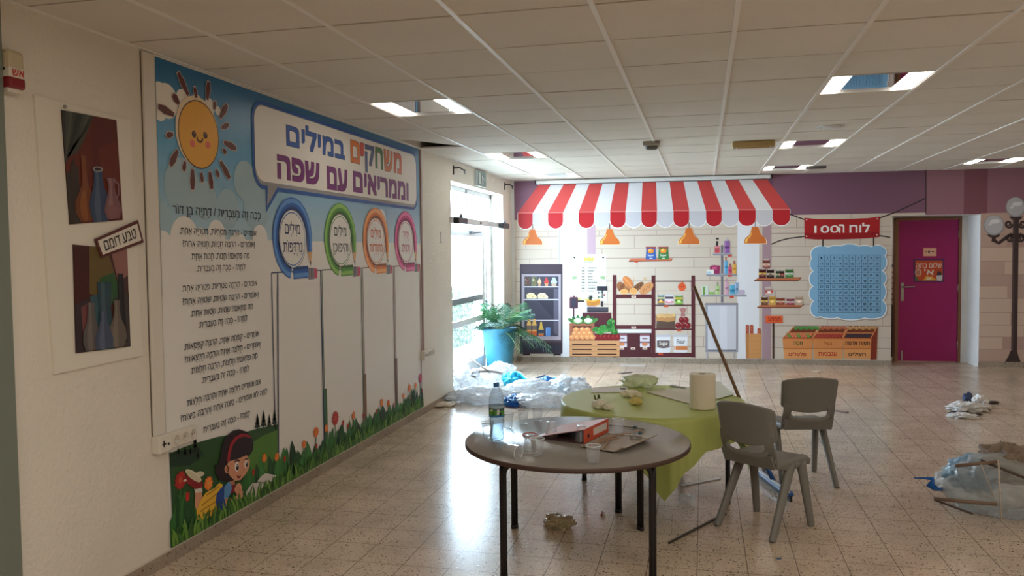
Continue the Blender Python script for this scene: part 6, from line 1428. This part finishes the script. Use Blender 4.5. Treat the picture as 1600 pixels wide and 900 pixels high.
def pb(f, t):
    f.rect(0, 0, 100, 100, (77, 47, 42)).px([(0, 0), (50, 0), (30, 60), (0, 70)], (72, 33, 30), 1).px([(28, 0), (60, 0), (75, 30), (50, 50), (26, 45)], (105, 87, 47), 2).px([(45, 30), (72, 24), (84, 44), (60, 60), (44, 52)], (50, 87, 52), 3).px([(66, 0), (100, 0), (100, 26), (80, 34)], (147, 102, 94), 2).px([(0, 55), (24, 50), (26, 100), (0, 100)], (58, 47, 52), 4).px([(10, 58), (34, 50), (36, 78), (12, 84)], (117, 70, 72), 5).px([(26, 48), (48, 44), (50, 74), (30, 78)], (57, 87, 94), 6).px([(70, 50), (100, 44), (100, 100), (72, 100)], (67, 57, 55), 4); f.build('background', t)
    for nm, a in (('tall_bottle', (84, 25, 95, [5, 6, 6, 7, 9, 10], (33, 30, 33), (50, 47, 50))), ('teal_vase', (52, 34, 100, [13, 12, 11, 14, 18, 17], (47, 70, 80), (67, 90, 97))), ('pale_vase', (74, 52, 99, [6, 5, 8, 16, 18, 12], (104, 94, 85), (122, 112, 102))), ('grey_vase', (26, 54, 99, [7, 6, 8, 14, 16, 11], (94, 89, 87), (114, 107, 104))), ('blue_vase', (48, 62, 99, [6, 6, 12, 17, 15], (72, 82, 105), (92, 100, 122)))):
        f.mb = MB(); f.mb.nonorm = 1; f.mb.nomerge = 1; f.l += 3 if nm != 'tall_bottle' else 7; vase(f, *a, 0); f.build(nm, t)
painting('colourful still life painting with pale vases, lower of the two', [(3.056, 1.686), (3.403, 1.663), (3.403, 1.187), (3.051, 1.197)], pb)
sgn = wall_thing('name_sign', 'tilted white name sign with dark red frame between the paintings', 'sign', 3.349, 1.711)
cs_ = [(3.181, 1.711), (3.479, 1.81), (3.516, 1.699), (3.221, 1.624)]
ang = math.atan2(.099, .298)
def rq(s, v, gx=0, gy=0):
    s = s*(1-2*gx)+gx; v = v*(1-2*gy)+gy
    a = (cs_[0][0]*(1-s)+cs_[1][0]*s, cs_[0][1]*(1-s)+cs_[1][1]*s); c_ = (cs_[3][0]*(1-s)+cs_[2][0]*s, cs_[3][1]*(1-s)+cs_[2][1]*s)
    return (a[0]*(1-v)+c_[0]*v-3.349, a[1]*(1-v)+c_[1]*v-1.711)
b = MB(mat('sign_frame_red', (92, 40, 38), .5)); b.prism([(.021, *rq(*p)) for p in ((0, 0), (1, 0), (1, 1), (0, 1))], Vector((.004, 0, 0))); b.build('frame', sgn)
b = MB(ink((222, 214, 202))); b.prism([(.025, *rq(*p, .045, .13)) for p in ((0, 0), (1, 0), (1, 1), (0, 1))], Vector((.001, 0, 0))); b.build('card', sgn)
f = Art(lambda x, y: (x, y), lambda u_, v_, n: Vector((.026+n, *(Matrix.Rotation(-ang*.92, 2) @ Vector((u_, v_))))), 0)
f.T = lambda u_, v_, n: Vector((.026+n, u_*math.cos(ang*.9)-v_*math.sin(ang*.9), u_*math.sin(ang*.9)+v_*math.cos(ang*.9)))
f.text_uv('טבע דומם', -.115, .115, -.024, .026, (40, 36, 36), .012); f.build('lettering', sgn)
# cable duct and sockets
M_PVC = mat('white_pvc', (222, 216, 204), .42)
dc = wall_thing('cable_duct', 'white cable duct running down the wall left of the cartoon sun mural', 'cable duct', 3.605, 0)
b = MB(M_PVC); b.bb((0, -.04, .70), (.016, .045, CZ-.01), None, .003); b.build('duct_cover', dc)
b = MB(mat('crack_dark', (92, 82, 70), .8)); b.bb((0, -.0445, .70), (.004, -.0407, CZ-.01)); b.build('gap_line', dc)
def sockets(label, u0, u1, v, n, seed):
    t = wall_thing('socket_strip', label, 'socket', u0, v)
    b = MB(M_PVC); b.bb((0, 0, -.045), (.05, .10, .045), None, .006); b.bb((0, .10, -.04), (.042, u1-u0, .04), None, .006); b.build('housing', t)
    L_ = (u1-u0-.12)/n
    for k in range(n):
        yc = .115+L_*(k+.5); b = MB(mat('socket_face', (206, 198, 184), .4)); b.lathe([(.026, 0), (.026, .004), (.023, .005), (.021, .001), (.001, .001)], (.042, yc, 0), n=20, R=Matrix.Rotation(math.pi/2, 3, 'Y'))
        for dy in (-.009, .009): b.tube([(.0425, yc+dy, 0), (.0436, yc+dy, 0)], .003, M_BLACK, n=8)
        b.build('socket', t)
    b = MB(M_BLACK); b.bb((.05, .03, -.014), (.0525, .038, .02)); b.bb((.05, .02, -.002), (.0525, .05, .005)); b.tube([(.05, .07, -.004), (.053, .07, -.004)], .007, n=12); b.build('switch', t)
sockets('white socket strip at the bottom of the cable duct beside the reading child', 3.555, 3.885, .655, 3, 0)
sockets('white socket strip low on the wall between mural and glass door', 7.60, 7.93, .60, 3, 1)
dc = wall_thing('cable_duct', 'thin mauve cable duct along the right edge of the cartoon sun mural', 'cable duct', 7.685, 0)
b = MB(mat('mauve_pvc', (176, 150, 148), .5)); b.bb((0, -.018, .645), (.014, .018, CZ-.012), None, .003); b.build('duct_cover', dc)
sw = wall_thing('blank_plate', 'small blank wall plate left of the glass door', 'wall plate', 8.34, 1.795)
b = MB(M_PVC); b.bb((0, -.045, -.062), (.008, .045, .062), None, .003); b.build('plate', sw); b = MB(mat('plate_line', (170, 164, 156), .5)); b.bb((.008, -.036, -.05), (.0088, -.031, .05)); b.bb((.008, -.036, -.05), (.0088, .03, -.046)); b.build('outline', sw)
# ================================================================ ceiling fittings
def ct(name, lab, cat, px_): u_ = on_z(*px_, CZ); return thing(name, lab, cat, (u_.x, u_.y, CZ), 0)
t = ct('smoke_detector', 'small grey detector box on the ceiling above the white menu board', 'detector', (1018, 222))
b = MB(mat('detector_grey', (170, 166, 156), .5)); b.box((0, 0, -.02), (.16, .16, .04), bev=.01); b.build('base', t); b = MB(mat('detector_dark', (96, 94, 88), .5)); b.lathe([(.001, -.075), (.05, -.072), (.062, -.055), (.065, -.04), (.065, -.036)], n=24); b.build('sensor_head', t)
t = ct('emergency_light', 'yellowed rectangular emergency light on the ceiling', 'emergency light', (1177, 221))
b = MB(mat('yellowed_plastic', (196, 172, 118), .45)); b.box((0, 0, -.03), (.40, .12, .06), bev=.012); b.build('housing', t); b = MB(mat('yellow_lens', (170, 140, 84), .3)); b.box((0, 0, -.062), (.30, .08, .01), bev=.004); b.build('lens', t)
for sx in (-1, 1): MB(mat('detector_grey', (170, 166, 156), .5)).box((sx*.175, 0, -.062), (.03, .09, .008), bev=.002).build('end_clip', t)
t = ct('ceiling_speaker', 'round white speaker disc in a ceiling tile', 'ceiling speaker', (1298, 198))
b = MB(M_METAL); b.lathe([(.001, -.008), (.075, -.008), (.078, -.006), (.078, -.003), (.10, -.010), (.11, -.006), (.112, .0)], n=32); b.build('grille', t); b = MB(mat('speaker_ring', (150, 146, 142), .5)); b.lathe([(.078, -.0045), (.084, -.0055)], n=32); b.build('ring', t)
t = ct('ceiling_sensor', 'small dark sensor on the ceiling next to the light over the awning end', 'sensor', (1275, 259))
b = MB(mat('sensor_dark', (86, 80, 80), .5)); b.box((0, 0, -.018), (.24, .10, .036), bev=.01); b.build('sensor_body', t); b = MB(M_METAL); b.box((0, 0, -.003), (.27, .13, .006), bev=.002); b.build('mounting_plate', t)
